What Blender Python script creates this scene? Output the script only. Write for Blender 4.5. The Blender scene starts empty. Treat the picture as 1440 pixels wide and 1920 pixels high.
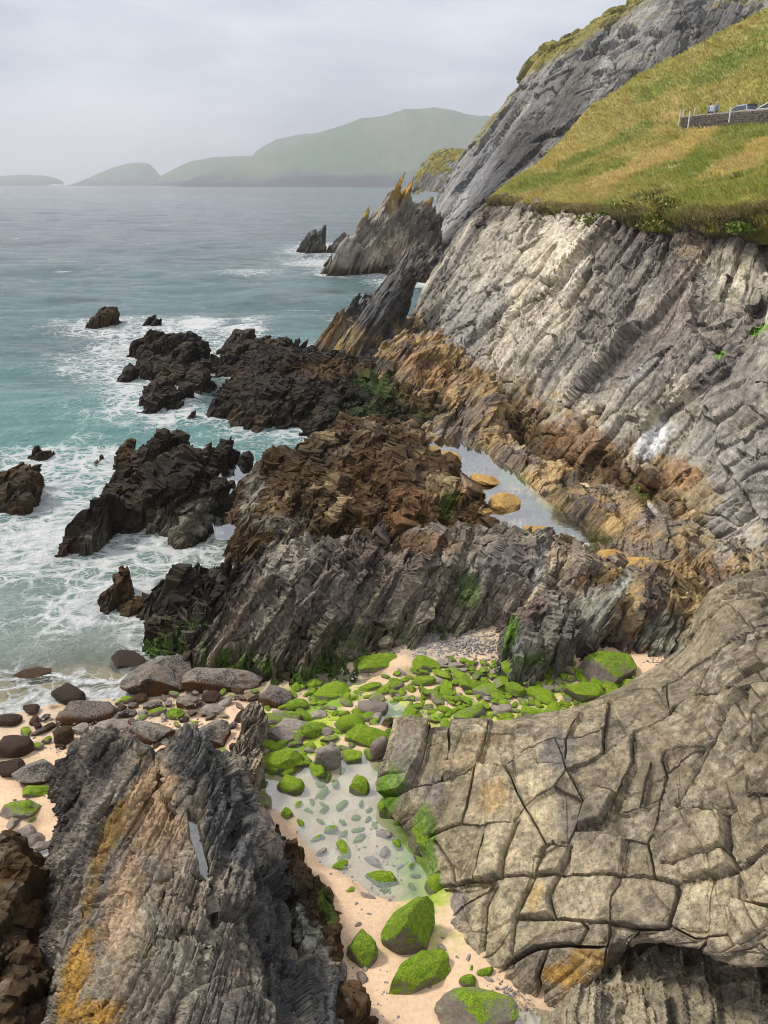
import bpy, bmesh, math, random
import numpy as np
from math import radians, sin, cos, pi
from mathutils import Vector, Matrix
random.seed(7); RNG = np.random.default_rng(11)
SC = bpy.context.scene
COL = SC.collection

# ------------------------------------------------------------------ camera
FPX = 1450.0                      # focal length in photo pixels (photo 1440 x 1920)
CAM_H = 12.0
HORIZON = 345.0
TH = math.atan((960 - HORIZON) / FPX)
cd = bpy.data.cameras.new('camera'); cam = bpy.data.objects.new('camera', cd); COL.objects.link(cam)
cam.location = (0, 0, CAM_H); cam.rotation_euler = (pi / 2 - TH, 0, 0)
cd.sensor_fit = 'VERTICAL'; cd.sensor_height = 24.0; cd.sensor_width = 18.0
cd.lens = FPX / 1920 * 24.0; cd.clip_start = 0.1; cd.clip_end = 40000
SC.camera = cam

# ------------------------------------------------------------------ sky and sun (overcast, soft sun from the sea side)
SUN_EL, SUN_AZ = radians(50), radians(-68)      # azimuth measured from +Y towards +X
w = bpy.data.worlds.new('World'); SC.world = w; w.use_nodes = True
nt = w.node_tree; nt.nodes.clear()
def wn(t, **k):
    n = nt.nodes.new(t)
    for a, b in k.items(): setattr(n, a, b)
    return n
wo = wn('ShaderNodeOutputWorld'); bg = wn('ShaderNodeBackground')
sky = wn('ShaderNodeTexSky', sky_type='NISHITA', sun_disc=False, sun_elevation=SUN_EL, sun_rotation=SUN_AZ % (2 * pi))
sky.dust_density = 4.0
skm = wn('ShaderNodeMixRGB', blend_type='MULTIPLY'); skm.inputs[0].default_value = 1; skm.inputs[2].default_value = (.09, .09, .09, 1)
tc = wn('ShaderNodeTexCoord'); sep = wn('ShaderNodeSeparateXYZ')
mp = wn('ShaderNodeMapping'); mp.inputs['Scale'].default_value = (1.2, 1.2, 4.5)
n1 = wn('ShaderNodeTexNoise'); n1.inputs['Scale'].default_value = 2.2; n1.inputs['Detail'].default_value = 7; n1.inputs['Roughness'].default_value = .55
cr = wn('ShaderNodeValToRGB')
e = cr.color_ramp.elements
e[0].position = .35; e[0].color = (.37, .395, .49, 1); e[1].position = .64; e[1].color = (.67, .69, .745, 1)
gr = wn('ShaderNodeValToRGB'); g = gr.color_ramp.elements
g[0].position = .0; g[0].color = (1.05, 1.06, 1.10, 1); g[1].position = .9; g[1].color = (1.50, 1.44, 1.32, 1)
g2 = g.new(.22); g2.color = (.98, .98, 1.0, 1); g3 = g.new(.36); g3.color = (1.10, 1.08, 1.04, 1)
cm = wn('ShaderNodeMixRGB', blend_type='MULTIPLY'); cm.inputs[0].default_value = 1
mx = wn('ShaderNodeMixRGB'); mx.inputs[0].default_value = .90
L = nt.links.new
L(tc.outputs['Generated'], sep.inputs[0]); L(tc.outputs['Generated'], mp.inputs[0]); L(mp.outputs[0], n1.inputs['Vector'])
L(n1.outputs['Fac'], cr.inputs[0]); L(sep.outputs['Z'], gr.inputs[0])
L(cr.outputs[0], cm.inputs[1]); L(gr.outputs[0], cm.inputs[2])
L(sky.outputs[0], skm.inputs[1]); L(skm.outputs[0], mx.inputs[1]); L(cm.outputs[0], mx.inputs[2])
L(mx.outputs[0], bg.inputs['Color']); bg.inputs['Strength'].default_value = 1.0; L(bg.outputs[0], wo.inputs['Surface'])

sl = bpy.data.lights.new('sun', 'SUN'); sl.energy = 2.7; sl.angle = radians(10); sl.color = (1, .94, .85)
so = bpy.data.objects.new('sun', sl); COL.objects.link(so); so.location = (-60, 20, 90)
sdir = Vector((sin(SUN_AZ) * cos(SUN_EL), cos(SUN_AZ) * cos(SUN_EL), sin(SUN_EL)))
so.rotation_euler = sdir.to_track_quat('Z', 'Y').to_euler()

SC.view_settings.view_transform = 'Standard'; SC.view_settings.look = 'None'
SC.view_settings.exposure = 0.42; SC.view_settings.gamma = 1.0; SC.view_settings.use_curve_mapping = False
SC.render.engine = 'CYCLES'
cy = SC.cycles
cy.use_denoising = True; cy.denoiser = 'OPENIMAGEDENOISE'
cy.pixel_filter_type = 'BLACKMAN_HARRIS'; cy.filter_width = 1.0
cy.max_bounces = 6; cy.diffuse_bounces = 2; cy.glossy_bounces = 3; cy.transmission_bounces = 3
cy.transparent_max_bounces = 8; cy.volume_bounces = 0; cy.caustics_reflective = False; cy.caustics_refractive = False

# ------------------------------------------------------------------ projection helpers
CT, ST = cos(TH), sin(TH)
def ray(px, py):
    a = (px - 720) / FPX; b = (py - 960) / FPX
    return a, CT - b * ST, -ST - b * CT           # x, y, z
def at(px, py, z):
    """point of the world at height z seen at photo pixel"""
    x, y, dz = ray(px, py); t = (z - CAM_H) / dz
    return (x * t, y * t, z)
def atY(px, py, Y):
    x, y, dz = ray(px, py); t = Y / y
    return (x * t, Y, CAM_H + dz * t)
def project(P):
    x, y, z = P[..., 0], P[..., 1], P[..., 2] - CAM_H
    dep = y * CT - z * ST; dep = np.maximum(dep, .5)
    return 720 + FPX * x / dep, 960 - FPX * (y * ST + z * CT) / dep, dep
def poly(pts, z): return np.array([at(a, b, z)[:2] for a, b in pts])
def mpp(px, py, z):                                # metres per photo pixel there
    p = np.array(at(px, py, z)); return (p[1] * CT - (z - CAM_H) * ST) / FPX

# ------------------------------------------------------------------ numpy noise
U = np.uint32
def h01(i, j, k, seed=0):
    n = i.astype(np.int64).astype(U) * U(374761393) + j.astype(np.int64).astype(U) * U(668265263) \
        + k.astype(np.int64).astype(U) * U(2246822519) + U((seed * 3266489917) & 0xffffffff)
    n = (n ^ (n >> U(15))) * U(2246822519); n = (n ^ (n >> U(13))) * U(3266489917); n ^= n >> U(16)
    return n.astype(np.float32) * np.float32(1 / 4294967296.0)
def vnoise(P, seed=0):
    P = np.moveaxis(np.asarray(P, np.float32), -1, 0)
    F = np.floor(P); f = P - F; ux, uy, uz = f * f * (3 - 2 * f)
    I = F.astype(np.int32).view(U); i = I[0] * U(374761393); j = I[1] * U(668265263); k = I[2] * U(2246822519) + U((seed * 3266489917) & 0xffffffff)
    i1 = i + U(374761393); j1 = j + U(668265263); k1 = k + U(2246822519)
    def c(n):
        n = (n ^ (n >> U(15))) * U(2246822519); n ^= n >> U(13); n *= U(3266489917); n ^= n >> U(16)
        return n.astype(np.float32)
    def row(jk):
        a = c(i + jk); b = c(i1 + jk); b -= a; b *= ux; b += a; return b
    def lay(kk):
        a = row(j + kk); b = row(j1 + kk); b -= a; b *= uy; b += a; return b
    a = lay(k); b = lay(k1); b -= a; b *= uz; b += a
    return b * np.float32(2 / 4294967296.0) - np.float32(1)
def fbm(P, scale=1.0, octs=3, seed=0, gain=.5):
    s = 0; a = 1; t = 0; q = np.asarray(P, np.float32) * np.float32(scale)
    for o in range(octs):
        s = s + a * vnoise(q + np.float32(o * 17.3), seed + o); t += a; a *= gain; q = q * np.float32(2.03)
    return s / t
def ridged(P, scale, octs=3, seed=0):
    s = 0; a = 1; t = 0; q = np.asarray(P, np.float32) * np.float32(scale)
    for o in range(octs):
        s = s + a * (1 - 2 * np.abs(vnoise(q + np.float32(o * 9.1), seed + o))); t += a; a *= .5; q = q * np.float32(2.07)
    return s / t
def ss(a, b, x):
    t = np.clip((x - a) / (b - a), 0, 1); return t * t * (3 - 2 * t)
def xyz(X, Y, Z): return np.stack([X, Y, Z + 0 * X], -1)
def lerp(a, b, t): return a + (b - a) * t[..., None]

# bedding: planes strike away from the camera and dip steeply down towards the sea (left)
NB = np.array([-.80, .12, .58]); NB /= np.linalg.norm(NB)
SB = np.array([.10, .99, .0]); SB -= NB * SB.dot(NB); SB /= np.linalg.norm(SB)
DB = np.cross(NB, SB)
def strata(P, T, Lg, M, seed, warp=.25):
    """broken beds: (random height of the bed block, its tilt, closeness to its joints 0..1, bed index)"""
    a = P @ NB; b = P @ SB; c = P @ DB
    wv = fbm(P, .35 / T ** .5, 2, seed + 50)
    a = a / T + warp * wv * 2; z_ = a * 0; a = a + .85 * vnoise(np.stack([a * .55, z_, z_], -1), seed + 60); i = np.floor(a); fa = a - i
    i0 = i * 0
    b = b / Lg + h01(i, i0, i0, seed) * 9 + .6 * wv; j = np.floor(b); fb = b - j
    c = c / M + h01(i, j, i0, seed + 1) * 9 - .5 * wv; k = np.floor(c); fc = c - k
    h = h01(i, j, k, seed + 2); t1 = h01(i, j, k, seed + 3) - .5; t2 = h01(i, j, k, seed + 4) - .5
    tilt = (fb - .5) * t1 + (fc - .5) * t2 + (fa - .5) * .9 * (h01(i, i0, i0, seed + 7) - .15)
    ea = np.minimum(fa, 1 - fa) * T; eb = np.minimum(fb, 1 - fb) * Lg; ec = np.minimum(fc, 1 - fc) * M
    ed = np.minimum(np.minimum(ea, eb), ec)
    return h - .5, tilt, 1 - ss(0, T * .16, ed), i

# ------------------------------------------------------------------ mesh helpers
def normals(P):
    du = np.gradient(P, axis=0); dv = np.gradient(P, axis=1)
    n = np.cross(du, dv); n /= np.maximum(np.linalg.norm(n, axis=-1, keepdims=True), 1e-9)
    return n
def link(me, name, mat=None, parent=None):
    o = bpy.data.objects.new(name, me); COL.objects.link(o)
    if mat is not None: me.materials.append(mat)
    if parent is not None: o.parent = parent
    return o
def mesh_np(name, V, F, C=None, smooth=False):
    """V (n,3), F (m,3|4), C (n,4) -> mesh"""
    me = bpy.data.meshes.new(name); k = F.shape[1]
    me.vertices.add(len(V)); me.vertices.foreach_set('co', np.ascontiguousarray(V, np.float32).ravel())
    me.loops.add(F.size); me.loops.foreach_set('vertex_index', np.ascontiguousarray(F, np.int32).ravel())
    me.polygons.add(len(F)); me.polygons.foreach_set('loop_start', np.arange(0, F.size, k, dtype=np.int32))
    me.polygons.foreach_set('loop_total', np.full(len(F), k, np.int32))
    me.polygons.foreach_set('use_smooth', np.full(len(F), smooth, bool))
    if C is not None:
        at_ = me.attributes.new('Col', 'FLOAT_COLOR', 'POINT')
        at_.data.foreach_set('color', np.ascontiguousarray(C, np.float32).ravel())
    me.update(calc_edges=True)
    return me
def grid_faces(nu, nv):
    idx = np.arange(nu * nv).reshape(nu, nv)
    return np.stack([idx[:-1, :-1], idx[1:, :-1], idx[1:, 1:], idx[:-1, 1:]], -1).reshape(-1, 4)
def compact(V, F, C):
    u, inv = np.unique(F, return_inverse=True)
    return V[u], inv.reshape(F.shape), (None if C is None else C[u])
def grid_obj(name, P, C, mat, keep=None, parent=None, smooth=False):
    nu, nv = P.shape[:2]; F = grid_faces(nu, nv); V = P.reshape(-1, 3); Cc = C.reshape(-1, 4)
    if keep is not None:
        kf = keep.reshape(-1)[F].any(1); F = F[kf]; V, F, Cc = compact(V, F, Cc)
    return link(mesh_np(name, V, F, Cc, smooth), name, mat, parent)
def split_obj(name, P, C, ids, mat, parent, keep=None, minf=40, smooth=False):
    """one child mesh for every id"""
    nu, nv = P.shape[:2]; F = grid_faces(nu, nv); V = P.reshape(-1, 3); Cc = C.reshape(-1, 4)
    fid = ids.reshape(-1)[F[:, 0]]
    ok = np.ones(len(F), bool) if keep is None else keep.reshape(-1)[F].any(1)
    F = F[ok]; fid = fid[ok]
    u, n = np.unique(fid, return_counts=True)
    big = set(u[n >= minf].tolist()); last = None
    remap = {}
    for q in u.tolist():                               # slivers join the previous piece
        if q in big or last is None: last = q
        remap[q] = last
    fid = np.array([remap[q] for q in fid.tolist()]) if len(big) < len(u) else fid
    out = []
    for q in np.unique(fid):
        v, f, c = compact(V, F[fid == q], Cc)
        out.append(link(mesh_np(name, v, f, c, smooth), name, mat, parent))
    return out
def tag(o, label=None, cat=None, group=None, kind=None):
    if label: o['label'] = label
    if cat: o['category'] = cat
    if group: o['group'] = group
    if kind: o['kind'] = kind
    return o
def empty(name, loc=(0, 0, 0), rz=0.0):
    o = bpy.data.objects.new(name, None); COL.objects.link(o); o.location = loc; o.rotation_euler = (0, 0, rz)
    o.empty_display_size = .2; return o
def cubic(K, t):
    """Catmull-Rom through K (n, ...) at t in 0..n-1"""
    n = len(K); i = np.clip(np.floor(t).astype(int), 0, n - 2); f = (t - i)
    f = f.reshape(f.shape + (1,) * (K.ndim - 1))
    k0 = np.where((i > 0).reshape(f.shape), K[np.maximum(i - 1, 0)], 2 * K[i] - K[i + 1]); k1 = K[i]; k2 = K[i + 1]
    k3 = np.where((i < n - 2).reshape(f.shape), K[np.minimum(i + 2, n - 1)], 2 * K[i + 1] - K[i])
    m1 = (k2 - k0) * .5; m2 = (k3 - k1) * .5
    return (2*f**3 - 3*f**2 + 1) * k1 + (f**3 - 2*f**2 + f) * m1 + (-2*f**3 + 3*f**2) * k2 + (f**3 - f**2) * m2
def patch(K, tu, tv):
    A = cubic(np.asarray(K, float), tu)                # (nu, n, 3)
    return np.swapaxes(cubic(np.swapaxes(A, 0, 1), tv), 0, 1)
def arc_params(K, n, power=1.0):
    """n parameters spread evenly by length over the polyline K, denser where weight says"""
    K = np.asarray(K, float); tt = np.linspace(0, len(K) - 1, 40 * len(K)); Q = cubic(K, tt)
    ds = np.linalg.norm(np.diff(Q, axis=0), axis=1)
    mid = (Q[1:] + Q[:-1]) / 2
    dist = np.linalg.norm(mid - np.array([0, 0, CAM_H]), axis=1)
    s = np.concatenate([[0], np.cumsum(ds / dist ** power)])
    return np.interp(np.linspace(0, s[-1], n), s, tt)
def sdist(X, Y, pg):
    """signed distance to polygon, + inside"""
    d = np.full(X.shape, 1e9); ins = np.zeros(X.shape, bool); n = len(pg)
    for a in range(n):
        p, q = pg[a], pg[(a + 1) % n]
        ex, ey = q - p; wx, wy = X - p[0], Y - p[1]
        t = np.clip((wx * ex + wy * ey) / (ex * ex + ey * ey + 1e-12), 0, 1)
        d = np.minimum(d, (wx - ex * t) ** 2 + (wy - ey * t) ** 2)
        c = ((p[1] <= Y) & (q[1] > Y)) | ((q[1] <= Y) & (p[1] > Y))
        with np.errstate(divide='ignore', invalid='ignore'):
            xi = p[0] + (Y - p[1]) / (q[1] - p[1] + 1e-15) * ex
        ins ^= c & (X < xi)
    d = np.sqrt(d); return np.where(ins, d, -d)
def tps(pts):
    pts = np.asarray(pts, float); n = len(pts); A = pts[:, :2]; S = 10.0
    def ker(d2): return .5 * d2 * np.log(d2 + 1e-9)
    D = ((A[:, None] - A[None]) ** 2).sum(-1) / S ** 2
    M = np.zeros((n + 3, n + 3)); M[:n, :n] = ker(D) + np.eye(n) * .01
    M[:n, n] = 1; M[:n, n + 1:] = A / S; M[n, :n] = 1; M[n + 1:, :n] = (A / S).T
    wv = np.linalg.solve(M, np.concatenate([pts[:, 2], [0, 0, 0]]))
    def f(X, Y):
        r = wv[n] + wv[n + 1] * X / S + wv[n + 2] * Y / S
        for a in range(n): r = r + wv[a] * ker(((X - A[a, 0]) ** 2 + (Y - A[a, 1]) ** 2) / S ** 2)
        return r
    return f

# ------------------------------------------------------------------ materials
def new_mat(name):
    m = bpy.data.materials.new(name); m.use_nodes = True; t = m.node_tree; t.nodes.clear()
    o = t.nodes.new('ShaderNodeOutputMaterial'); return m, t, o
def N(t, ty, **k):
    n = t.nodes.new(ty)
    for a, b in k.items():
        if a in n.inputs.keys() if hasattr(n.inputs, 'keys') else False: n.inputs[a].default_value = b
        else: setattr(n, a, b)
    return n
def noise(t, vec, scale, detail=4, rough=.55, dist=0.0):
    n = t.nodes.new('ShaderNodeTexNoise'); n.inputs['Scale'].default_value = scale; n.inputs['Detail'].default_value = detail
    n.inputs['Roughness'].default_value = rough; n.inputs['Distortion'].default_value = dist
    t.links.new(vec, n.inputs['Vector']); return n.outputs['Fac']
def maprange(t, v, a, b, c, d):
    n = t.nodes.new('ShaderNodeMapRange'); n.inputs[1].default_value = a; n.inputs[2].default_value = b
    n.inputs[3].default_value = c; n.inputs[4].default_value = d; t.links.new(v, n.inputs[0]); return n.outputs[0]
def math_(t, op, a, b=None):
    n = t.nodes.new('ShaderNodeMath'); n.operation = op
    for q, v in enumerate((a, b)):
        if v is None: continue
        if isinstance(v, (int, float)): n.inputs[q].default_value = v
        else: t.links.new(v, n.inputs[q])
    return n.outputs[0]
def mix(t, fac, a, b, mode='MIX'):
    n = t.nodes.new('ShaderNodeMixRGB'); n.blend_type = mode
    for q, v in enumerate((fac, a, b)):
        if isinstance(v, (int, float)): n.inputs[q].default_value = v
        elif isinstance(v, tuple): n.inputs[q].default_value = (*v, 1) if len(v) == 3 else v
        else: t.links.new(v, n.inputs[q])
    return n.outputs[0]
def bsdf(t, o, color, rough=.8, spec=.4, bump=None, bstr=.5, bdist=.02):
    b = t.nodes.new('ShaderNodeBsdfPrincipled')
    for key, v in (('Base Color', color), ('Roughness', rough), ('Specular IOR Level', spec)):
        if isinstance(v, (int, float)): b.inputs[key].default_value = v
        elif isinstance(v, tuple): b.inputs[key].default_value = (*v, 1)
        else: t.links.new(v, b.inputs[key])
    if bump is not None:
        n = t.nodes.new('ShaderNodeBump'); n.inputs['Strength'].default_value = bstr; n.inputs['Distance'].default_value = bdist
        t.links.new(bump, n.inputs['Height']); t.links.new(n.outputs[0], b.inputs['Normal'])
    t.links.new(b.outputs[0], o.inputs['Surface']); return b
def attr(t, name='Col'):
    n = t.nodes.new('ShaderNodeAttribute'); n.attribute_name = name; return n
def pos(t): return t.nodes.new('ShaderNodeNewGeometry').outputs['Position']

def rock_material(name, q=1.0, bump=.6, fleck=.62):
    """base colour comes from the mesh attribute; the nodes add grain, speckle, veins and wet gloss"""
    m, t, o = new_mat(name); a = attr(t); p = pos(t)
    n1 = noise(t, p, 1.6 / q, 6, .62); n2 = noise(t, p, 9 / q, 6, .68); n3 = noise(t, p, 42 / q, 3, .6)
    v = math_(t, 'MULTIPLY', maprange(t, n1, .28, .72, .60, 1.42), maprange(t, n2, .28, .72, .42, 1.6))
    v = math_(t, 'MULTIPLY', v, maprange(t, n3, .3, .7, .82, 1.2))
    c = mix(t, 1.0, a.outputs['Color'], v, 'MULTIPLY')
    n4 = noise(t, p, 20 / q, 5, .75, .6)
    c = mix(t, maprange(t, n4, .55, .63, 0, fleck), c, (.026, .023, .019))
    sp = maprange(t, n3, .66, .74, 0, .55)
    dry = math_(t, 'SUBTRACT', 1.0, a.outputs['Alpha'])
    c = mix(t, math_(t, 'MULTIPLY', sp, dry), c, (.46, .43, .38))
    rg = maprange(t, a.outputs['Alpha'], 0, 1, .85, .5)
    hgt = math_(t, 'ADD', math_(t, 'MULTIPLY', n2, 1.0), math_(t, 'MULTIPLY', n3, .5)); hgt = math_(t, 'ADD', hgt, math_(t, 'MULTIPLY', math_(t, 'MULTIPLY', n4, a.outputs['Alpha']), 1.6))
    bsdf(t, o, c, rg, maprange(t, a.outputs['Alpha'], 0, 1, .2, .12), hgt, bump, .075 * q)
    return m
ROCK = rock_material('stratified_rock'); ROCK_FAR = rock_material('stratified_rock_coarse', 4.0, .45, .4)
ROCK_MID = rock_material('stratified_rock_middle', 1.8, .45, .38)
# ------------------------------------------------------------------ rock colour (albedo, some shade painted into it)
A = np.array
WEED_K, WEED_B = A([.020, .016, .011]), A([.085, .047, .015])
OCHRE, MOSS, MOSS_Y = A([.40, .27, .11]), A([.135, .30, .012]), A([.28, .40, .03])
PALE, LICHEN, RUST = A([.60, .53, .41]), A([.46, .25, .018]), A([.30, .15, .06])
PALS = {
    'cliff':  A([[.235,.212,.180],[.14,.125,.112],[.36,.31,.23],[.265,.235,.20],[.18,.16,.148],[.46,.415,.32]]),
    'far':    A([[.21,.203,.19],[.13,.126,.12],[.29,.275,.245],[.18,.172,.165],[.25,.235,.205],[.10,.097,.092]]),
    'ribs':   A([[.215,.172,.135],[.10,.084,.07],[.34,.275,.195],[.15,.117,.098],[.26,.225,.165],[.16,.128,.108]]),
    'block':  A([[.295,.252,.172],[.25,.212,.15],[.325,.28,.19],[.23,.195,.145],[.275,.235,.16],[.25,.215,.16]]),
    'dark':   A([[.10,.095,.09],[.065,.06,.058],[.15,.14,.115],[.085,.08,.075],[.12,.11,.095],[.17,.155,.12]]),
    'left':   A([[.22,.178,.135],[.14,.122,.105],[.30,.235,.165],[.18,.155,.128],[.10,.092,.084],[.24,.21,.155]]),
}
def rock_color(P, pal='cliff', q=1.0, seed=0, weed=None, brown=.35, ochre=None, moss=None):
    pl = PALS[pal]; C = np.zeros(P.shape)
    for T, wgt in ((1.1 * q, .5), (.30 * q, .5)):
        a = P @ NB / T + fbm(P, .5 / q, 2, seed + 3) * .8; i = np.floor(a); f = a - i
        h = h01(i, i * 0, i * 0, seed + 9) * 6; C += wgt * pl[np.minimum(h.astype(int), 5)]
    C = C * (1 + .16 * fbm(P, .7 / q, 3, seed + 15))[..., None]
    st = fbm(P @ np.stack([NB * 3.0, SB * .35, DB * .35], 1), 1.0 / q, 4, seed + 20)
    C = C * (1 + .55 * st)[..., None]
    wet = np.zeros(P.shape[:-1])
    nz = fbm(P, 1.1 / q, 4, seed + 31); nf = fbm(P, 4.0 / q, 3, seed + 37); z = P[..., 2]
    if ochre is not None:
        lo, hi, amt = ochre
        mo = amt * ss(-.15, .25, nz + .5 * nf) * ss(lo - .2, lo + .2, z + .5 * nz) * ss(hi + .5, hi - .3, z + .7 * nf)
        C = lerp(C, OCHRE * (1 + .35 * nf[..., None]), mo)
    if weed is not None:
        mw = ss(weed + .25, weed - .25, z + .9 * nz + .45 * nf)
        wc = lerp(np.broadcast_to(WEED_K, P.shape), WEED_B, np.clip(brown + .95 * fbm(P, .8 / q, 3, seed + 44), 0, 1))
        C = lerp(C, wc, mw * .95); wet = np.maximum(wet, mw * .75)
    if moss is not None:
        mm = ss(moss + .2, moss - .2, z + .6 * nz) * ss(-.05, .3, nf + nz + .15)
        C = lerp(C, MOSS * .42, mm * .8); wet = np.maximum(wet, mm * .3)
    return C, wet
def paint(P, C, wet, blobs, seed=0):
    """growth, staining and some painted shade, with ragged edges: (px, py, z, radius px x, radius px y, colour, amount, wet)"""
    X, Y, _ = project(P)
    n = fbm(P, 1.6, 4, seed + 70); n2 = fbm(P, 6.5, 3, seed + 71)
    for (px, py, rx, ry, ang, col, amt, wt) in blobs:
        a = radians(ang); dx, dy = X - px, Y - py
        u = (dx * cos(a) + dy * sin(a)) / rx; v = (-dx * sin(a) + dy * cos(a)) / ry
        d = np.sqrt(u * u + v * v) + .55 * n + .5 * n2
        m = amt * ss(1.05, .6, d)
        C = lerp(C, A(col) * (1 + .4 * n2[..., None]), m); wet = wet * (1 - m) + wt * m
    return C, wet
def rgba(C, wet): return np.concatenate([np.clip(C, .004, .9), np.clip(wet, 0, 1)[..., None]], -1)

def roughen(P, q=1.0, amp=1.0, seed=0, lump=0.0, lv=(1, 1, 1), fb=1.0, el=1.0):
    """break a smooth surface into bed blocks, ledges and joints"""
    n = normals(P); d = 0
    for (T, Lg, M, am, gr), l, s in zip(((.50, 3.2, 2.6, .26, .10), (.15, 1.5, 1.2, .11, .05), (.05, .55, .45, .04, .018)), lv, (1, 2, 3)):
        if l == 0: continue
        h, tl, ed, _ = strata(P, T * q, Lg * q * el, M * q * el, seed * 10 + s)
        d = d + l * q * (am * (h + .8 * tl) - gr * ed)
    d = d + q * (.22 * fb * fbm(P, .55 / q, 3, seed + 5) + .035 * ridged(P, 3.5 / q, 3, seed + 6))
    if np.ndim(lump) or lump:
        d = d + lump * (.09 * ridged(P, 2.6 / q, 4, seed + 8) + .075 * ridged(P, 8 / q, 3, seed + 9))
    up = np.zeros(3); up[2] = 1
    return P + (n * (amp * d)[..., None])

# ------------------------------------------------------------------ a rock standing up from the shore
FOOT = []          # plan polygons of rocks that stand in the sea, for the surf
def rock_mass(name, label, pts, zt, base=-.7, res=.05, k=2.2, peaks=(), rib=.8, hvar=.35, q=1.0, shear=.45, amp=1.0,
              pal='ribs', seed=1, weed=None, brown=.35, ochre=None, moss=None, pools=(), lump=0.0, blobs=(), split=None,
              mat=None, cat='rock', group=None, surf=0.0, kface=None, tilt=(0, 0), plan=None, floor=None, inset=0.0, lv=(1, 1, 1), chan=0.0):
    pg = poly(pts, zt) if plan is None else np.asarray(plan, float)
    if surf: FOOT.append((pg, surf))
    zr = zt + max([p[2] for p in peaks] + [0]) - base
    mg = zr / k + rib + .4
    x0, y0 = pg.min(0) - mg; x1, y1 = pg.max(0) + mg
    xs = np.arange(x0, x1, res); ys = np.arange(y0, y1, res)
    X, Y = np.meshgrid(xs, ys, indexing='ij'); P0 = xyz(X, Y, 0 * X)
    wv = fbm(P0, .45 / q, 3, seed + 1)
    sX = X * .985 - Y * .17 + .5 * q * wv; sX = sX + .55 * q * vnoise(np.stack([sX * .9 / q, 0 * X, 0 * X], -1), seed + 13)                      # across the beds
    e = sdist(X, Y, pg) + .5 * rib * wv - inset + rib * (.55 * ridged(P0, .8 / q, 3, seed + 14) - .1); lay = None
    if chan: e = e - chan * ss(.35, .8, ridged(P0 * A([1.3, .6, 1]), .42 / q, 2, seed + 17))
    top = zt + tilt[0] * (X - pg[:, 0].mean()) + tilt[1] * (Y - pg[:, 1].mean())
    for (px, py, dz, rx, ry) in peaks:
        c = at(px, py, zt); s = mpp(px, py, zt)
        d = ((X - c[0]) / (rx * s)) ** 2 + ((Y - c[1]) / (ry * s)) ** 2
        top = top + dz * np.exp(-d)
    for T, wr in ((.62 * q, 1.0), (.21 * q, .45)):
        a = sX / T; i = np.floor(a); f = a - i; z0 = i * 0
        if lay is None: lay = i
        e = e + rib * wr * (h01(i, z0, z0, seed + 2) - .5)
        j = np.floor(Y / (2.6 * T) + 7 * h01(i, z0, z0, seed + 6))
        top = top + hvar * wr * (h01(i, j, z0, seed + 3) - .5) + .7 * hvar * wr * (f - .5) * (.4 + h01(i, z0, z0, seed + 4))
    top = top + q * (.25 * fbm(P0, .9 / q, 3, seed + 5) + .22 * hvar * ridged(P0 * A([1, .5, 1]), 1.5 / q, 3, seed + 16))
    if kface is not None:                                      # gentler towards the camera
        gy = np.gradient(e, axis=1); kk = np.where(gy > 0, kface, k)
    else: kk = k
    Z = np.where(e < 0, top + kk * e, top + .12 * np.minimum(e, 1.5))
    for (ppts, zp) in pools:
        pe = sdist(X, Y, poly(ppts, zp)) + .22 * fbm(P0, 1.7, 3, seed + 12)
        Z = lerp(Z[..., None], (np.minimum(Z, zp - .18 - .1 * h01(np.floor(X * 2), np.floor(Y * 2), X * 0, 3)))[..., None], ss(-.12, .10, pe))[..., 0]
    fl = base if floor is None else floor(X, Y) - .25
    keep = Z > fl
    Z = np.maximum(Z, fl - .3)
    P = xyz(X + shear * np.maximum(Z - base - .6, 0), Y, Z)
    P = roughen(P, q, amp, seed, lump, lv)
    for (ppts, zp) in pools:
        pe = sdist(X, Y, poly(ppts, zp)) + .22 * fbm(P0, 1.7, 3, seed + 12)
        P[..., 2] = np.where(pe > .02, np.minimum(P[..., 2], zp - .05 - .1 * ss(.02, .4, pe)), P[..., 2])
    C, wet = rock_color(P, pal, q, seed, weed, brown, ochre, moss)
    if blobs: C, wet = paint(P, C, wet, blobs, seed)
    C4 = rgba(C, wet); mat = mat or ROCK
    if split:
        o = empty(name, (float(pg[:, 0].mean()), float(pg[:, 1].mean()), base)); 
        P = P - np.array(o.location)
        split_obj(split, P, C4, lay, mat, o, keep, 60)
    else:
        o = grid_obj(name, P, C4, mat, keep)
    return tag(o, label, cat, group)

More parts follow.
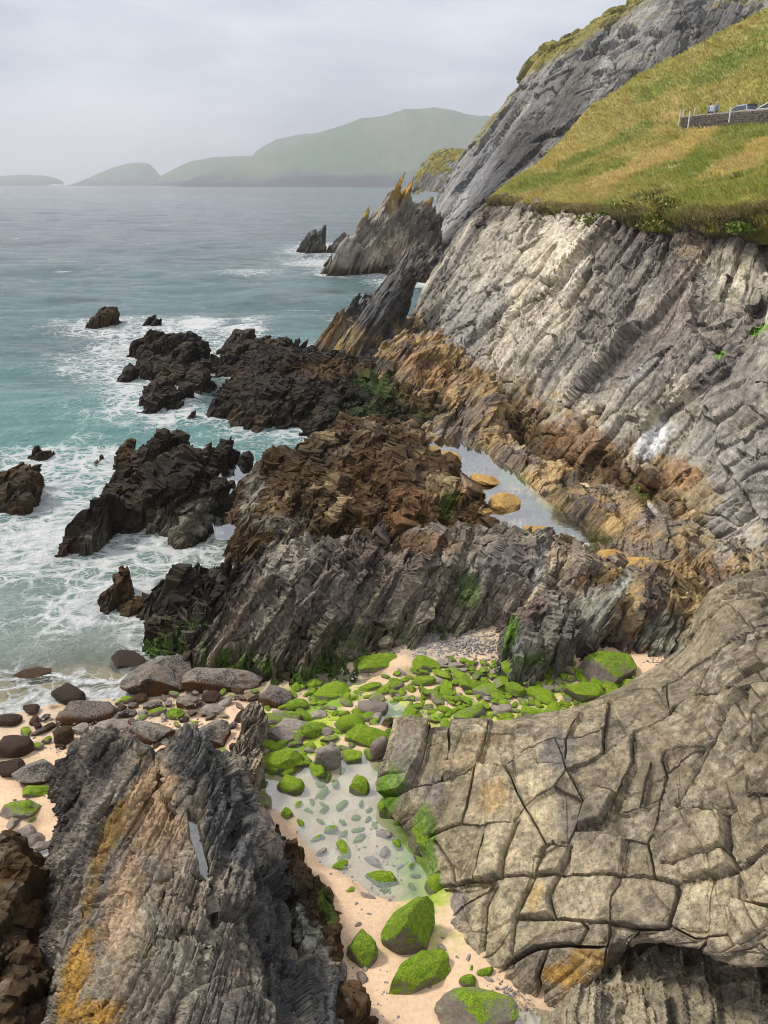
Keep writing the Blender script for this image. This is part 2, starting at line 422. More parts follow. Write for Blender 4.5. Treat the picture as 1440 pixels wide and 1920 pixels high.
# ------------------------------------------------------------------ beach (sand) and its pools
SAND_PTS = [(580,1650,.70),(700,1900,.92),(1200,1240,.95),(900,1200,.85),(600,1262,.16),(690,1330,.30),(545,1520,.52),(660,1500,.55),(100,1325,.0),(0,1342,-.03),(210,1300,-.04),(380,1296,.03),(150,1400,.22),
            (40,1500,.45),(300,1242,-.30),(0,1200,-.6),(100,1050,-.8),(400,900,-1.4),(0,820,-2),(380,1165,-.4),(1100,1400,.95),(1000,1900,1.0),
            (60,1660,.30),(300,1400,.35),(0,1900,.6),(1250,1050,1.0),(700,1000,.4),(470,1240,-.06),(800,1600,.55),(480,1330,.26),(1000,1290,.75),(800,1300,.55)]
sand_f = tps([at(a, b, c) for a, b, c in SAND_PTS])
POOLS = [  # sand pools: outline px, level
    ([(490,1190),(560,1232),(640,1258),(700,1275),(770,1290),(760,1320),(690,1312),(600,1300),(540,1270),(500,1230)], .13),
    ([(700,1330),(770,1318),(800,1338),(760,1368),(710,1362)], .28),
    ([(495,1470),(560,1432),(640,1420),(720,1425),(745,1480),(770,1540),(810,1600),(825,1660),(800,1690),(700,1672),(650,1640),(600,1590),(560,1530),(500,1510)], .50),
    ([(20,1600),(70,1560),(100,1590),(95,1680),(70,1720),(20,1690)], .26),
    ([(960,1890),(1010,1885),(1100,1915),(1060,1960),(960,1940)], .84),
]
def sand_h(X, Y):
    Z = np.clip(sand_f(X, Y), -6, 1.6); P0 = xyz(X, Y, 0 * X)
    n = fbm(P0, .8, 3, 91); Z = Z + .045 * n
    for pts, zp in POOLS:
        pe = sdist(X, Y, poly(pts, zp)) + .30 * fbm(P0, 1.5, 4, 93)
        inner = ss(-.35, .15, pe)
        bed = zp - .055 - .06 * ss(0, .8, pe) + .055 * fbm(P0, 2.2, 3, 95)
        rim = np.maximum(Z, zp + .03)
        Z = np.where(pe > -.35, rim * (1 - inner) + bed * inner, np.where(pe > -1.2, np.maximum(Z, zp + .012), Z))
    return Z
ALGAE = [(500,1310),(570,1280),(680,1300),(800,1265),(900,1265),(1000,1275),(1090,1260),(1180,1280),(1180,1305),(1110,1335),(900,1368),(745,1362),(700,1410),(600,1440),(500,1440),(482,1400),(490,1340)]
def build_beach():
    xs = np.arange(-22, 15, .055); ys = np.arange(3.0, 30, .055)
    X, Y = np.meshgrid(xs, ys, indexing='ij'); Z = sand_h(X, Y); P0 = xyz(X, Y, 0 * X)
    Z = Z + .012 * fbm(P0, 3.5, 3, 97) + .006 * ridged(P0 * A([1, 2.2, 1]), 4, 2, 98)
    P = xyz(X, Y, Z)
    c = A([.66, .475, .315]) * (1 + .16 * fbm(P, 1.1, 4, 99))[..., None]
    wetz = .10 + .08 * fbm(P, .6, 3, 100)
    m = ss(wetz + .2, wetz, Z)
    for pts, zp in POOLS:
        m = np.maximum(m, .9 * ss(.05, -.02, Z - zp) * ss(-.6, -.1, sdist(X, Y, poly(pts, zp))))
    c = lerp(c, A([.52, .40, .28]), m * .8)
    rp = ss(.1, .6, ridged(P * A([1, 1.8, 1]), 1.6, 3, 109)) * m * ss(.2, .35, Z); c = lerp(c, A([.70, .60, .46]), rp * .5)
    gn = ss(.15, .5, fbm(P, 1.9, 3, 103)) * m * .5; c = lerp(c, A([.40, .36, .20]), gn)
    px, py, _ = project(P)
    wr = ss(.02, .22, fbm(P, .9, 4, 110) + .4 * fbm(P, 5, 3, 111)) * ss(-30, 40, sdist(px, py, np.array([(0,1300),(120,1300),(300,1260),(500,1280),(495,1400),(380,1440),(100,1400),(0,1440)], float)))
    c = lerp(c, A([.07, .042, .024]) * (1 + .5 * fbm(P, 9, 2, 112))[..., None], wr * .85)
    # gravelly and weedy patches of the cove
    grav = ss(1.1, .6, np.sqrt(((px - 840) / 130) ** 2 + ((py - 1205) / 38) ** 2) + .4 * fbm(P, 2.5, 3, 104))
    c = lerp(c, A([.27, .245, .22]), .6 * grav)
    alg = ss(.0, .3, fbm(P, 1.3, 4, 106) + .35 * fbm(P, 6, 2, 107) + .24) * ss(-40, 30, np.maximum(sdist(px, py, np.array(ALGAE, float)), sdist(px, py, np.array([(700,1440),(760,1450),(800,1540),(840,1650),(850,1760),(800,1800),(740,1780),(760,1680),(740,1560)], float))))
    c = lerp(c, lerp(np.broadcast_to(A([.16, .31, .012]), P.shape), A([.38, .46, .05]), ss(-.2, .4, fbm(P, 4, 3, 108))), alg * .9)
    o = grid_obj('beach', P, rgba(c, m * .9), SAND, smooth=True); tag(o, kind='structure')
m_, t_, o_ = new_mat('sand'); a_ = attr(t_); p_ = pos(t_)
na, nb = noise(t_, p_, 14, 5, .7), noise(t_, p_, 140, 2, .6)
c_ = mix(t_, 1.0, a_.outputs['Color'], math_(t_, 'MULTIPLY', maprange(t_, na, .3, .7, .84, 1.14), maprange(t_, nb, .3, .7, .85, 1.15)), 'MULTIPLY')
bsdf(t_, o_, c_, maprange(t_, a_.outputs['Alpha'], 0, 1, .9, .3), maprange(t_, a_.outputs['Alpha'], 0, 1, .15, .5), math_(t_, 'ADD', na, math_(t_, 'MULTIPLY', nb, .3)), .5, .02)
SAND = m_
build_beach()

# still water of the pools: mirrors the sky, lets the bed show through
m_, t_, o_ = new_mat('pool_water'); p_ = pos(t_)
gm_ = t_.nodes.new('ShaderNodeNewGeometry'); dt_ = t_.nodes.new('ShaderNodeVectorMath'); dt_.operation = 'DOT_PRODUCT'; t_.links.new(gm_.outputs['Normal'], dt_.inputs[0]); t_.links.new(gm_.outputs['Incoming'], dt_.inputs[1])
fr_ = math_(t_, 'POWER', math_(t_, 'SUBTRACT', 1.0, math_(t_, 'ABSOLUTE', dt_.outputs['Value'])), 2.1)
gl = t_.nodes.new('ShaderNodeBsdfGlossy'); gl.inputs['Roughness'].default_value = .03; gl.inputs['Color'].default_value = (1, 1, 1, 1)
tr = t_.nodes.new('ShaderNodeBsdfTransparent'); tr.inputs['Color'].default_value = (.88, .93, .90, 1)
bm_ = t_.nodes.new('ShaderNodeBump'); bm_.inputs['Strength'].default_value = .06; bm_.inputs['Distance'].default_value = .02
t_.links.new(noise(t_, p_, 5, 2), bm_.inputs['Height']); t_.links.new(bm_.outputs[0], gl.inputs['Normal']); pass
ms = t_.nodes.new('ShaderNodeMixShader'); t_.links.new(maprange(t_, fr_, 0, 1, .15, 1.0), ms.inputs[0]); t_.links.new(tr.outputs[0], ms.inputs[1]); t_.links.new(gl.outputs[0], ms.inputs[2])
t_.links.new(ms.outputs[0], o_.inputs['Surface']); POOLW = m_
def pool_sheet(pts, z, grow=.45, name='tide_pool'):
    pg = poly(pts, z); c = pg.mean(0); d = pg - c; r = np.linalg.norm(d, axis=1, keepdims=True)
    pg = c + d * (1 + grow / r)
    V = [(c[0], c[1], z)] + [(x, y, z) for x, y in pg]; n = len(pg)
    me = bpy.data.meshes.new(name); me.from_pydata(V, [], [(0, 1 + i, 1 + (i + 1) % n) for i in range(n)])
    me.validate(); o = link(me, name, POOLW); tag(o, kind='structure')
    if me.polygons[0].normal.z < 0: me.flip_normals()
    return o
for pts, zp in POOLS: pool_sheet(pts, zp, .3)

# ------------------------------------------------------------------ main cliff under the turf
def build_cliff():
    st = [  # foot, toe, middle, brow, top edge (behind the turf)
        ((12.0,13.0,.6),(13.2,13.2,2.2),(16.5,14,7),(20,15,11.4),(22,15.5,12)),
        ((10.4,18.0,.6),(11.3,18.4,2.4),(14.3,20,7),(18,22,10.8),(20,23,11.6)),
        ((10.2,22.5,.6),(11.2,23,2.2),(13.8,25.5,6.5),(17.2,29,10.0),(19.4,30,11.0)),
        ((9.6,26.5,.6),(10.7,27.2,2.4),(13.2,30,6.5),(16,34.5,9.8),(18.4,35,10.8)),
        ((7.0,33.2,.4),(8.0,34,2.0),(10.6,37,6.0),(13.6,41,9.8),(15.6,42.5,10.9)),
        ((4.0,42.5,.2),(5.0,43.2,2.0),(7.6,45.6,6.0),(10.8,47.6,10.0),(12.9,48.4,11.0)),
        ((1.6,58,-.4),(2.8,58.6,2.0),(5.4,60,6.2),(8.4,61.8,9.8),(10.6,62.6,11.0)),
        ((2.0,74,-.8),(3.2,74.5,2.0),(5.2,74.6,5.6),(7.9,74.2,9.6),(10.2,74,11.0)),
        ((5.5,84,-1),(6.5,83.5,2.0),(8.4,82.4,6),(10.8,81,9.6),(13.0,80.4,11.2)),
        ((14,96,-1),(14.8,95,2.0),(16.5,93.5,6.5),(18.4,92,11),(20,91,13.0)),
        ((26,108,-1),(26.5,107,3),(27.5,105.5,9),(28.5,104,15),(29.5,103,19)),
    ]
    K = np.array(st, float)
    tu = arc_params(K[:, 2], 1150, .75); tv = np.linspace(0, 4, 300)
    P = patch(K, tu, tv)
    # big folds, gullies and hanging slabs along the beds
    n = normals(P); sgn = np.sign((n * A([-1, -.4, .3])).sum(-1).mean()); 
    nn = n * sgn
    h, tl, ed, _ = strata(P, 1.9, 9, 8, 401, .22)
    big = .8 * h + .8 * tl
    for _ in range(14): big[1:-1, 1:-1] = (big[1:-1, 1:-1] * 2 + big[:-2, 1:-1] + big[2:, 1:-1] + big[1:-1, :-2] + big[1:-1, 2:]) / 6
    h2, tl2, ed2, _ = strata(P, .8, 6, 5, 403, .2); big = big - .38 * ed - .22 * ed2 + .25 * h2 + .25 * tl2
    P = P + nn * (big + .55 * fbm(P, .16, 3, 402))[..., None]
    P2 = roughen(P * 1.0, 1.25, sgn * 1.0, 41, 0, (1.2, .85, .5), .3, 2.2)
    P = P2
    C, wet = rock_color(P, 'cliff', 1.3, 41)
    z = P[..., 2]; nz = fbm(P, .5, 4, 410); nf = fbm(P, 2.4, 3, 411)
    # barnacle-brown and ochre band at the foot, weed below it
    m = ss(3.1, 2.0, z + 1.1 * nz + .7 * nf - .35 * ss(60, 30, P[..., 1])) * ss(17, 22, P[..., 1])
    C = lerp(C, OCHRE * .9 * (1 + .4 * nf[..., None]), m * ss(-.15, .3, nf + nz * .5) * .7)
    m2 = ss(2.1, 1.2, z + .8 * nz + .9 * nf) * ss(17, 22, P[..., 1])
    C = lerp(C, WEED_B * 1.0, m2 * .85); 
    m3 = ss(1.0, .3, z + .6 * nf) * ss(38, 46, P[..., 1]); C = lerp(C, WEED_K, m3); wet = np.maximum(wet, .6 * m3)
    # dark seeping soil band under the turf, green dots
    m4 = ss(8.4, 9.7, z + .9 * nz + .6 * nf); C = lerp(C, A([.085, .066, .05]), .85 * m4)
    gd = ss(.42, .6, fbm(P, 1.3, 3, 412) + .1 * nf) * ss(5, 9, z); C = lerp(C, A([.13, .15, .03]), gd * .8)
    bl = [(1030,500,85,130,28,PALE,.75,0),(1075,480,50,80,25,PALE*1.2,.8,0),(985,580,40,130,28,PALE*.95,.75,0),(890,560,60,150,30,A([.38,.36,.31]),.7,0),(960,470,60,100,28,A([.46,.405,.305]),.75,0),(920,500,40,110,28,A([.40,.36,.29]),.6,0),(1110,560,40,60,28,A([.44,.38,.28]),.6,0),(1060,590,40,60,28,PALE*.8,.6,0),(1130,450,30,50,20,A([.44,.36,.25]),.6,0),(1290,480,30,60,25,A([.40,.30,.20]),.6,0),(1260,570,40,70,25,A([.36,.28,.20]),.5,0),(1020,640,80,30,-20,PALE*.8,.5,0),
          (1205,695,14,52,48,A([.74,.73,.70]),.9,0),(1225,825,26,52,42,A([.72,.72,.71]),.9,0),(960,690,60,22,20,PALE*.9,.5,0),(1080,730,30,50,-20,PALE*.8,.4,0),
          (1010,620,45,60,-30,PALE*.85,.4,0),(1400,470,60,70,-30,PALE*.75,.4,0),(1410,400,40,50,0,PALE*.8,.4,0),
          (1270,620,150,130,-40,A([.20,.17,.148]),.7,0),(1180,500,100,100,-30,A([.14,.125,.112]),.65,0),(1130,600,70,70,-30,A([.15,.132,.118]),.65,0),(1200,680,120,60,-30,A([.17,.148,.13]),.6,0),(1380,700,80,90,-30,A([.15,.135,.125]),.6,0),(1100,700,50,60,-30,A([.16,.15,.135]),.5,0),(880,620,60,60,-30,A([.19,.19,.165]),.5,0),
          (1350,880,110,120,-35,A([.34,.32,.285]),.6,0),(1400,1000,90,110,-35,A([.36,.34,.30]),.6,0),(1300,930,50,60,0,OCHRE*.8,.55,0),(1270,890,40,30,0,RUST*.9,.6,0),
          (860,700,90,40,30,RUST*.8,.5,0),(920,780,70,60,30,OCHRE*.7,.5,0),(1090,830,110,45,22,RUST*.55,.65,0),(1180,900,90,45,25,WEED_B*.9,.7,0),(790,660,80,40,30,RUST*.7,.5,0),
          (1340,1060,80,30,20,OCHRE*.7,.5,0),(1420,620,25,8,-30,MOSS,.8,0),(1350,665,12,6,-30,MOSS,.8,0)]
    C, wet = paint(P, C, wet, bl, 41)
    o = grid_obj('cliff', P, rgba(C, wet), ROCK_MID); tag(o, kind='structure')
build_cliff()
# ------------------------------------------------------------------ far cliff, headland, islands
def build_far_cliff():
    def r(l): return [atY(*p) for p in l]
    K = np.array([
        r([(800,520,112),(840,470,116),(905,405,118),(1000,335,122),(1130,235,128),(1330,120,140),(1560,0,150)]),
        r([(812,505,122),(858,440,128),(925,360,134),(1010,275,138),(1120,165,146),(1300,50,158),(1540,-60,165)]),
        r([(818,480,140),(862,400,150),(930,300,158),(1010,200,164),(1110,105,172),(1260,10,182),(1500,-110,190)]),
        r([(815,430,165),(852,352,180),(915,260,188),(985,160,194),(1075,80,200),(1215,-10,206),(1450,-140,214)]),
        r([(812,400,190),(848,335,204),(902,247,212),(965,178,214),(1005,108,216),(1190,2,222),(1420,-150,230)]),
        r([(815,400,215),(856,345,222),(915,262,230),(980,190,236),(1030,125,240),(1210,20,248),(1440,-130,255)]),
    ])
    tu = np.linspace(0, 5, 460); tv = np.linspace(0, 6, 560); P = patch(K, tu, tv)
    n = normals(P); sgn = np.sign((n * A([-1, -.3, .5])).sum(-1).mean())
    h, tl, ed, _ = strata(P, 5, 40, 45, 501, .16)
    P = P + n * (sgn * (1.8 * h + 1.6 * tl - 1.0 * ed + .9 * fbm(P, .05, 3, 502)))[..., None]
    P = roughen(P, 3.6, sgn * .6, 51, 0, (1.1, 1, .7), .25, 2.5)
    C, wet = rock_color(P, 'far', 4.5, 51)
    nz = fbm(P, .09, 4, 510); nf = fbm(P, .5, 3, 511); n2 = normals(P) * sgn
    px, py, _ = project(P)
    # turf on the crown and on ledges
    gx = ss(38, 60, py * 0 + (px - 1000) * .9 - (py - 95) * 1.6 + 60 * nz + 25 * nf) * ss(1500, 1000, px * .5 + py * 5)
    crown = ss(-30, 10, (px - 985) * .66 - (py - 0) + 62 + 30 * nf * 0 - 0) * 0
    line = 118 - (px - 985) * .60                      # turf line under the skyline
    crown = ss(34, 10, py - line + 16 * nz + 10 * nf) * ss(930, 985, px)
    side = ss(20, 6, np.abs(py - (250 - (px - 900) * 1.42)) + 10 * nz + 8 * nf) * .8 * ss(860, 900, px) * ss(1010, 985, px)
    led = ss(.22, .45, nz + .35 * nf) * ss(.2, .5, n2[..., 2]) * .7 * ss(330, 200, py)
    g = np.clip(np.maximum(np.maximum(crown, side), led), 0, 1)
    gc = lerp(np.broadcast_to(A([.16, .155, .030]), P.shape), A([.26, .21, .06]), np.clip(.5 + nf, 0, 1))
    C = lerp(C, gc, g)
    bl = [(1090,150,50,110,38,A([.27,.26,.245]),.5,0),(1060,170,26,90,35,A([.13,.125,.11]),.6,0),(975,285,42,130,40,A([.055,.052,.05]),.95,0),(1060,200,34,80,45,A([.07,.065,.06]),.85,0),(920,365,30,70,38,A([.07,.07,.07]),.8,0),(1090,140,26,60,40,A([.10,.09,.075]),.7,0),(930,250,20,120,38,A([.12,.115,.11]),.6,0),  # dark gully blobs put the overhang's shadow into the colour
          (880,330,40,110,32,A([.27,.27,.275]),.5,0),(1200,90,90,40,-40,A([.29,.275,.25]),.5,0),(850,400,12,70,32,A([.38,.38,.37]),.6,0)]
    C, wet = paint(P, C, wet, bl, 51)
    o = grid_obj('far_cliff', P, rgba(C, wet), ROCK_FAR); tag(o, kind='structure')
build_far_cliff()

m_, t_, o_ = new_mat('hill_ground'); a_ = attr(t_); p_ = pos(t_)
na, nb = noise(t_, p_, .02, 6, .65), noise(t_, p_, .2, 5, .7)
c_ = mix(t_, 1.0, a_.outputs['Color'], math_(t_, 'MULTIPLY', maprange(t_, na, .3, .7, .75, 1.25), maprange(t_, nb, .3, .7, .8, 1.2)), 'MULTIPLY')
bsdf(t_, o_, c_, .9, .1, nb, .6, 2.0); HILLG = m_
def island(name, label, outline, Y, depth, base_cliff, seed, grass=(.085, .135, .085), rock=(.05, .052, .085), nx=260, amp=.05):
    """outline: skyline in px at distance Y; the hill has a rounded back and a low sea cliff"""
    S = np.array([atY(a, b, Y) for a, b in outline]); xs = np.linspace(S[0, 0], S[-1, 0], nx)
    top = np.interp(xs, S[:, 0], S[:, 2]); top = np.convolve(np.pad(top, 3, mode='edge'), np.ones(7) / 7, 'valid')
    hs = np.maximum(top, 0)
    v = np.concatenate([np.linspace(-1, 0, 70), np.linspace(0, .9, 25)[1:]])
    X = np.repeat(xs[:, None], len(v), 1); V = np.repeat(v[None], nx, 0); H = hs[:, None] + 0 * V
    rise = np.where(V < 0, np.clip(1 - np.abs(V), 0, 1), 1 - V * .8)
    face = .14 * ss(0, .05, rise) + .86 * np.sin(np.clip(rise, 0, 1) * pi / 2) ** 1.15
    n = fbm(xyz(X / Y * 14, V * 1.6, 0 * X), 1.0, 5, seed); n2 = ridged(xyz(X / Y * 22, V * .7, 0 * X), 1.0, 4, seed + 4)
    Z = H * face * (1 + amp * n * (1 - ss(.85, 1, rise)) + amp * 1.4 * n2 * ss(0, .3, rise) * ss(1, .7, rise)) - 3
    Yy = Y + V * depth * (.35 + .65 * np.clip(H / (hs.max() + 1e-6), 0, 1)) + depth * .06 * n
    P = xyz(X, Yy, Z)
    cl = ss(base_cliff * 1.25, base_cliff * .7, Z / max(hs.max(), 1) + .09 * n + .10 * n2)
    c = lerp(np.broadcast_to(A(grass), P.shape), A(rock), cl)
    c = lerp(c, A([.16, .165, .10]), .6 * ss(.1, .5, n)); c = lerp(c, A(rock), .55 * ss(.35, .7, -n2))
    o = grid_obj(name, P, rgba(c, 0 * cl), HILLG, smooth=True); tag(o, kind='structure')
island('great_island', None, [(352,347),(372,330),(420,313),(470,298),(520,285),(560,268),(600,247),(640,236),(680,226),(720,216),(760,207),(790,203),(815,205),(850,210),(890,216),(930,221),(1010,232),(1100,260),(1200,345)], 4300, 900, .18, 61, amp=.06)
island('far_hill', None, [(470,348),(476,288),(496,272),(520,260),(555,253),(590,250),(640,240),(700,240),(760,346)], 5200, 500, .05, 62)
island('low_island', None, [(292,347),(310,326),(335,312),(360,301),(400,295),(440,293),(500,292),(560,300),(640,346)], 5600, 500, .22, 63)
island('pointed_island', None, [(136,346),(160,336),(190,324),(215,313),(240,306),(258,304),(272,306),(282,314),(290,325),(299,331),(303,346)], 6800, 400, .3, 64)
island('flat_island', None, [(-160,346),(-60,332),(0,329),(40,327),(80,328),(96,333),(104,346)], 7200, 400, .4, 65)
def headland():
    def r(l): return [atY(*p) for p in l]
    K = np.array([r([(772,365,395),(790,360,390),(830,360,385),(900,360,380)]), r([(778,330,405),(800,318,400),(840,315,398),(900,320,395)]),
                  r([(786,312,415),(808,292,415),(845,286,415),(900,290,410)]), r([(792,306,425),(812,286,430),(848,279,430),(900,280,430)]), r([(795,325,445),(815,305,450),(850,297,450),(900,297,450)])])
    P = patch(K, np.linspace(0, 4, 150), np.linspace(0, 3, 110)); n = normals(P); sg = np.sign((n * A([-.3, -1, .5])).sum(-1).mean())
    P = roughen(P, 7, sg * .6, 66); nz = fbm(P, .12, 4, 660); nf = fbm(P, .4, 3, 661)
    C, wet = rock_color(P, 'far', 6, 66); C = lerp(C, A([.20, .185, .045]), ss(-.15, .2, nz + .4 * nf + .02 * (P[..., 2] - 12)))
    C = lerp(C, A([.36, .22, .04]), .6 * ss(.2, .45, nf)); o = grid_obj('headland', P, rgba(C, wet), ROCK_FAR); tag(o, kind='structure')
headland()

# ------------------------------------------------------------------ hillside of rough grass
def Rr(l): return [atY(*p) for p in l]
HK = np.array([
    Rr([(918,376,74),(1010,384,58),(1120,392,47.5),(1300,400,38.5),(1480,385,34),(1700,372,29)]),
    Rr([(950,352,80),(1040,350,68),(1140,345,58),(1305,345,48),(1500,318,42),(1720,300,36)]),
    Rr([(1000,320,90),(1080,308,83),(1160,296,75),(1320,288,64),(1540,262,54),(1760,240,46)]),
    Rr([(1100,212,105),(1170,232,98),(1230,246,94),(1320,250,87.5),(1560,226,76),(1800,200,64)]),
    Rr([(1112,202,108),(1185,214,104),(1250,239,101),(1330,239,99),(1580,218,88),(1820,190,74)]),
    Rr([(1180,152,116),(1250,158,112),(1320,160,108),(1400,158,104),(1600,130,94),(1840,110,84)]),
    Rr([(1300,88,126),(1350,92,122),(1410,94,118),(1480,92,114),(1640,75,106),(1860,60,98)]),
    Rr([(1440,20,138),(1480,18,134),(1530,16,130),(1590,14,126),(1720,5,118),(1900,-5,110)]),
    Rr([(1600,-75,150),(1630,-80,146),(1670,-80,142),(1720,-80,138),(1820,-85,130),(1960,-90,124)]),
])
sk = HK[:, :1] + (A([-1.2, 5.0, -3.5])); HK = np.concatenate([sk, HK], 1)          # turns down into the gully behind
lip = HK[:1] + A([-.15, -.1, -.55]); lip2 = HK[:1] + A([.7, .6, -1.6]); HK = np.concatenate([lip2, lip, HK], 0)
HTU = np.concatenate([np.linspace(0, 2, 20), arc_params(HK[2:, 3], 420, .8)[1:] + 2]); HTV = np.linspace(0, 6, 460)
HP = patch(HK, HTU, HTV)
def hill_relief(P):
    n = fbm(P, .13, 4, 701); r = ridged(P * A([1, .6, 1]), .42, 3, 702)
    return .55 * n + .22 * r + .10 * fbm(P, 1.6, 3, 703)
edge_w = ss(2.0, 2.6, HTU)[:, None]
HP = HP + A([0, 0, 1]) * (hill_relief(HP) * (.35 + .65 * edge_w))[..., None]
HP[..., 0] -= (ss(2.4, 1.6, HTU)[:, None] * (.55 * fbm(HP, .45, 3, 704) + .25 * fbm(HP, 1.7, 2, 705)))
def turf_color(P, seed=0):
    n = fbm(P, .10, 3, 711 + seed); m = fbm(P * A([1, 1, 2]), .45, 4, 712 + seed); f = fbm(P, 2.2, 3, 713 + seed)
    gold, olive, green, straw = A([.45, .375, .12]), A([.36, .335, .085]), A([.25, .30, .055]), A([.60, .52, .25])
    c = lerp(np.broadcast_to(olive, P.shape), gold, ss(-.25, .3, n + .6 * m))
    c = lerp(c, green, ss(.12, .42, -n + .7 * m + .15 * f) * .8)
    c = lerp(c, straw, ss(.28, .5, m + .35 * f) * .6)
    return c * (1 + .3 * f)[..., None], m, f
hc, hm, hf = turf_color(HP)
hpx, hpy, _ = project(HP)
def zone(px, py, cx, cy, rx, ry, ang=0):
    a = radians(ang); dx, dy = px - cx, py - cy
    return np.sqrt(((dx * cos(a) + dy * sin(a)) / rx) ** 2 + ((-dx * sin(a) + dy * cos(a)) / ry) ** 2)
GREEN_Z = [(1400,245,75,26,-15),(1180,255,75,14,-28),(1090,300,60,12,-25),(1010,345,70,14,-15),(1300,300,40,10,-30),(1150,400,30,30,0),(1350,130,80,20,-30),(1220,175,50,14,-30)]
STRAW_Z = [(1290,270,90,17,-32),(1200,310,80,17,-30),(1380,310,80,20,-20),(1250,220,30,12,-20),(1150,335,70,14,-20),(1420,280,40,14,-30)]
for zx in GREEN_Z: hc = lerp(hc, A([.20, .27, .05]) * (1 + .3 * hf[..., None]), .6 * ss(1.1, .6, zone(hpx, hpy, *zx) + .5 * hm))
for zx in STRAW_Z: hc = lerp(hc, A([.60, .47, .20]) * (1 + .3 * hf[..., None]), .7 * ss(1.1, .6, zone(hpx, hpy, *zx) + .5 * hm))
dk = ss(.46, .6, fbm(HP, .55, 4, 720) + .15 * hf); hc = lerp(hc, A([.10, .085, .028]), dk * .75)
soil = ss(2.12, 1.85, HTU)[:, None] * np.ones(HTV.shape)[None]; soil = soil * ss(-.3, .2, fbm(HP, .8, 3, 721) + .15)
hc = lerp(hc, A([.16, .12, .07]), soil * .75)
m_, t_, o_ = new_mat('turf'); a_ = attr(t_); p_ = pos(t_)
na, nb = noise(t_, p_, 2.2, 6, .7), noise(t_, p_, 11, 4, .7)
c_ = mix(t_, 1.0, a_.outputs['Color'], math_(t_, 'MULTIPLY', maprange(t_, na, .3, .7, .62, 1.35), maprange(t_, nb, .3, .7, .7, 1.3)), 'MULTIPLY')
bsdf(t_, o_, c_, .9, .1, math_(t_, 'ADD', na, nb), .9, .25); TURF = m_
tag(grid_obj('hillside', HP, rgba(hc, 0 * hm), TURF, smooth=True), kind='structure')

# grass blades over the hillside, thick near the cliff edge
def grass_blades():
    nu, nv = HP.shape[:2]; u0 = 12
    du = np.linalg.norm(np.diff(HP, axis=0)[:, :-1], axis=-1); dv = np.linalg.norm(np.diff(HP, axis=1)[:-1], axis=-1)
    px, py = hpx[:-1, :-1], hpy[:-1, :-1]; dist = np.linalg.norm(HP[:-1, :-1] - A([0, 0, CAM_H]), axis=-1)
    wgt = du * dv / dist ** 1.3 * ((px > 880) & (px < 1520) & (py > -60))
    wgt[:, :78] = 0; wgt[:6] = 0; wgt[6:u0 + 14] *= 3
    n = 95000; ix = RNG.choice(wgt.size, n, p=(wgt / wgt.sum()).ravel()); I, J = np.unravel_index(ix, wgt.shape)
    fu, fv = RNG.random(n)[:, None], RNG.random(n)[:, None]
    B = HP[I, J] * (1 - fu) * (1 - fv) + HP[I + 1, J] * fu * (1 - fv) + HP[I, J + 1] * (1 - fu) * fv + HP[I + 1, J + 1] * fu * fv
    d = np.linalg.norm(B - A([0, 0, CAM_H]), axis=1)
    clump = fbm(B, .7, 3, 730)
    hgt = (.14 + .18 * RNG.random(n)) * (1 + .9 * clump) * (1 + .004 * d); hgt = np.clip(hgt, .07, .55)
    wd = (.022 + .02 * RNG.random(n)) * (d / 45)
    ang = RNG.normal(0, .9, n) + 2.6
    side = np.stack([np.cos(ang + 1.57), np.sin(ang + 1.57), 0 * ang], -1) * wd[:, None]
    lean = np.stack([-.75 + .35 * np.cos(ang), -.35 + .35 * np.sin(ang), .75 + .3 * RNG.random(n)], -1)
    lean /= np.linalg.norm(lean, axis=1, keepdims=True)
    tipv = B + lean * hgt[:, None]; mid = B + (lean * .5 + A([0, 0, .14])) * hgt[:, None]
    B = B - A([0, 0, .05])
    V = np.stack([B - side, B + side, mid + side * .8, mid - side * .8, tipv], 1).reshape(-1, 3)
    k = np.arange(n)[:, None] * 5
    F = np.concatenate([k + A([0, 1, 2]), k + A([0, 2, 3]), k + A([3, 2, 4])])
    c = hc[I, J] * (1.42 + .5 * (RNG.random(n) - .5))[:, None]
    st = (RNG.random(n) < .25)[:, None]; c = np.where(st, c * .6 + A([.78, .66, .34]) * .4, c)
    C = np.concatenate([np.repeat(c, 5, 0), np.zeros((n * 5, 1))], 1)
    o = link(mesh_np('grass', V, F, C), 'grass', BLADE); tag(o, 'rough gold and green grass blowing over the hillside', 'grass', kind='stuff')
m_, t_, o_ = new_mat('grass_blade'); a_ = attr(t_); b_ = bsdf(t_, o_, a_.outputs['Color'], .75, .15); BLADE = m_
grass_blades()

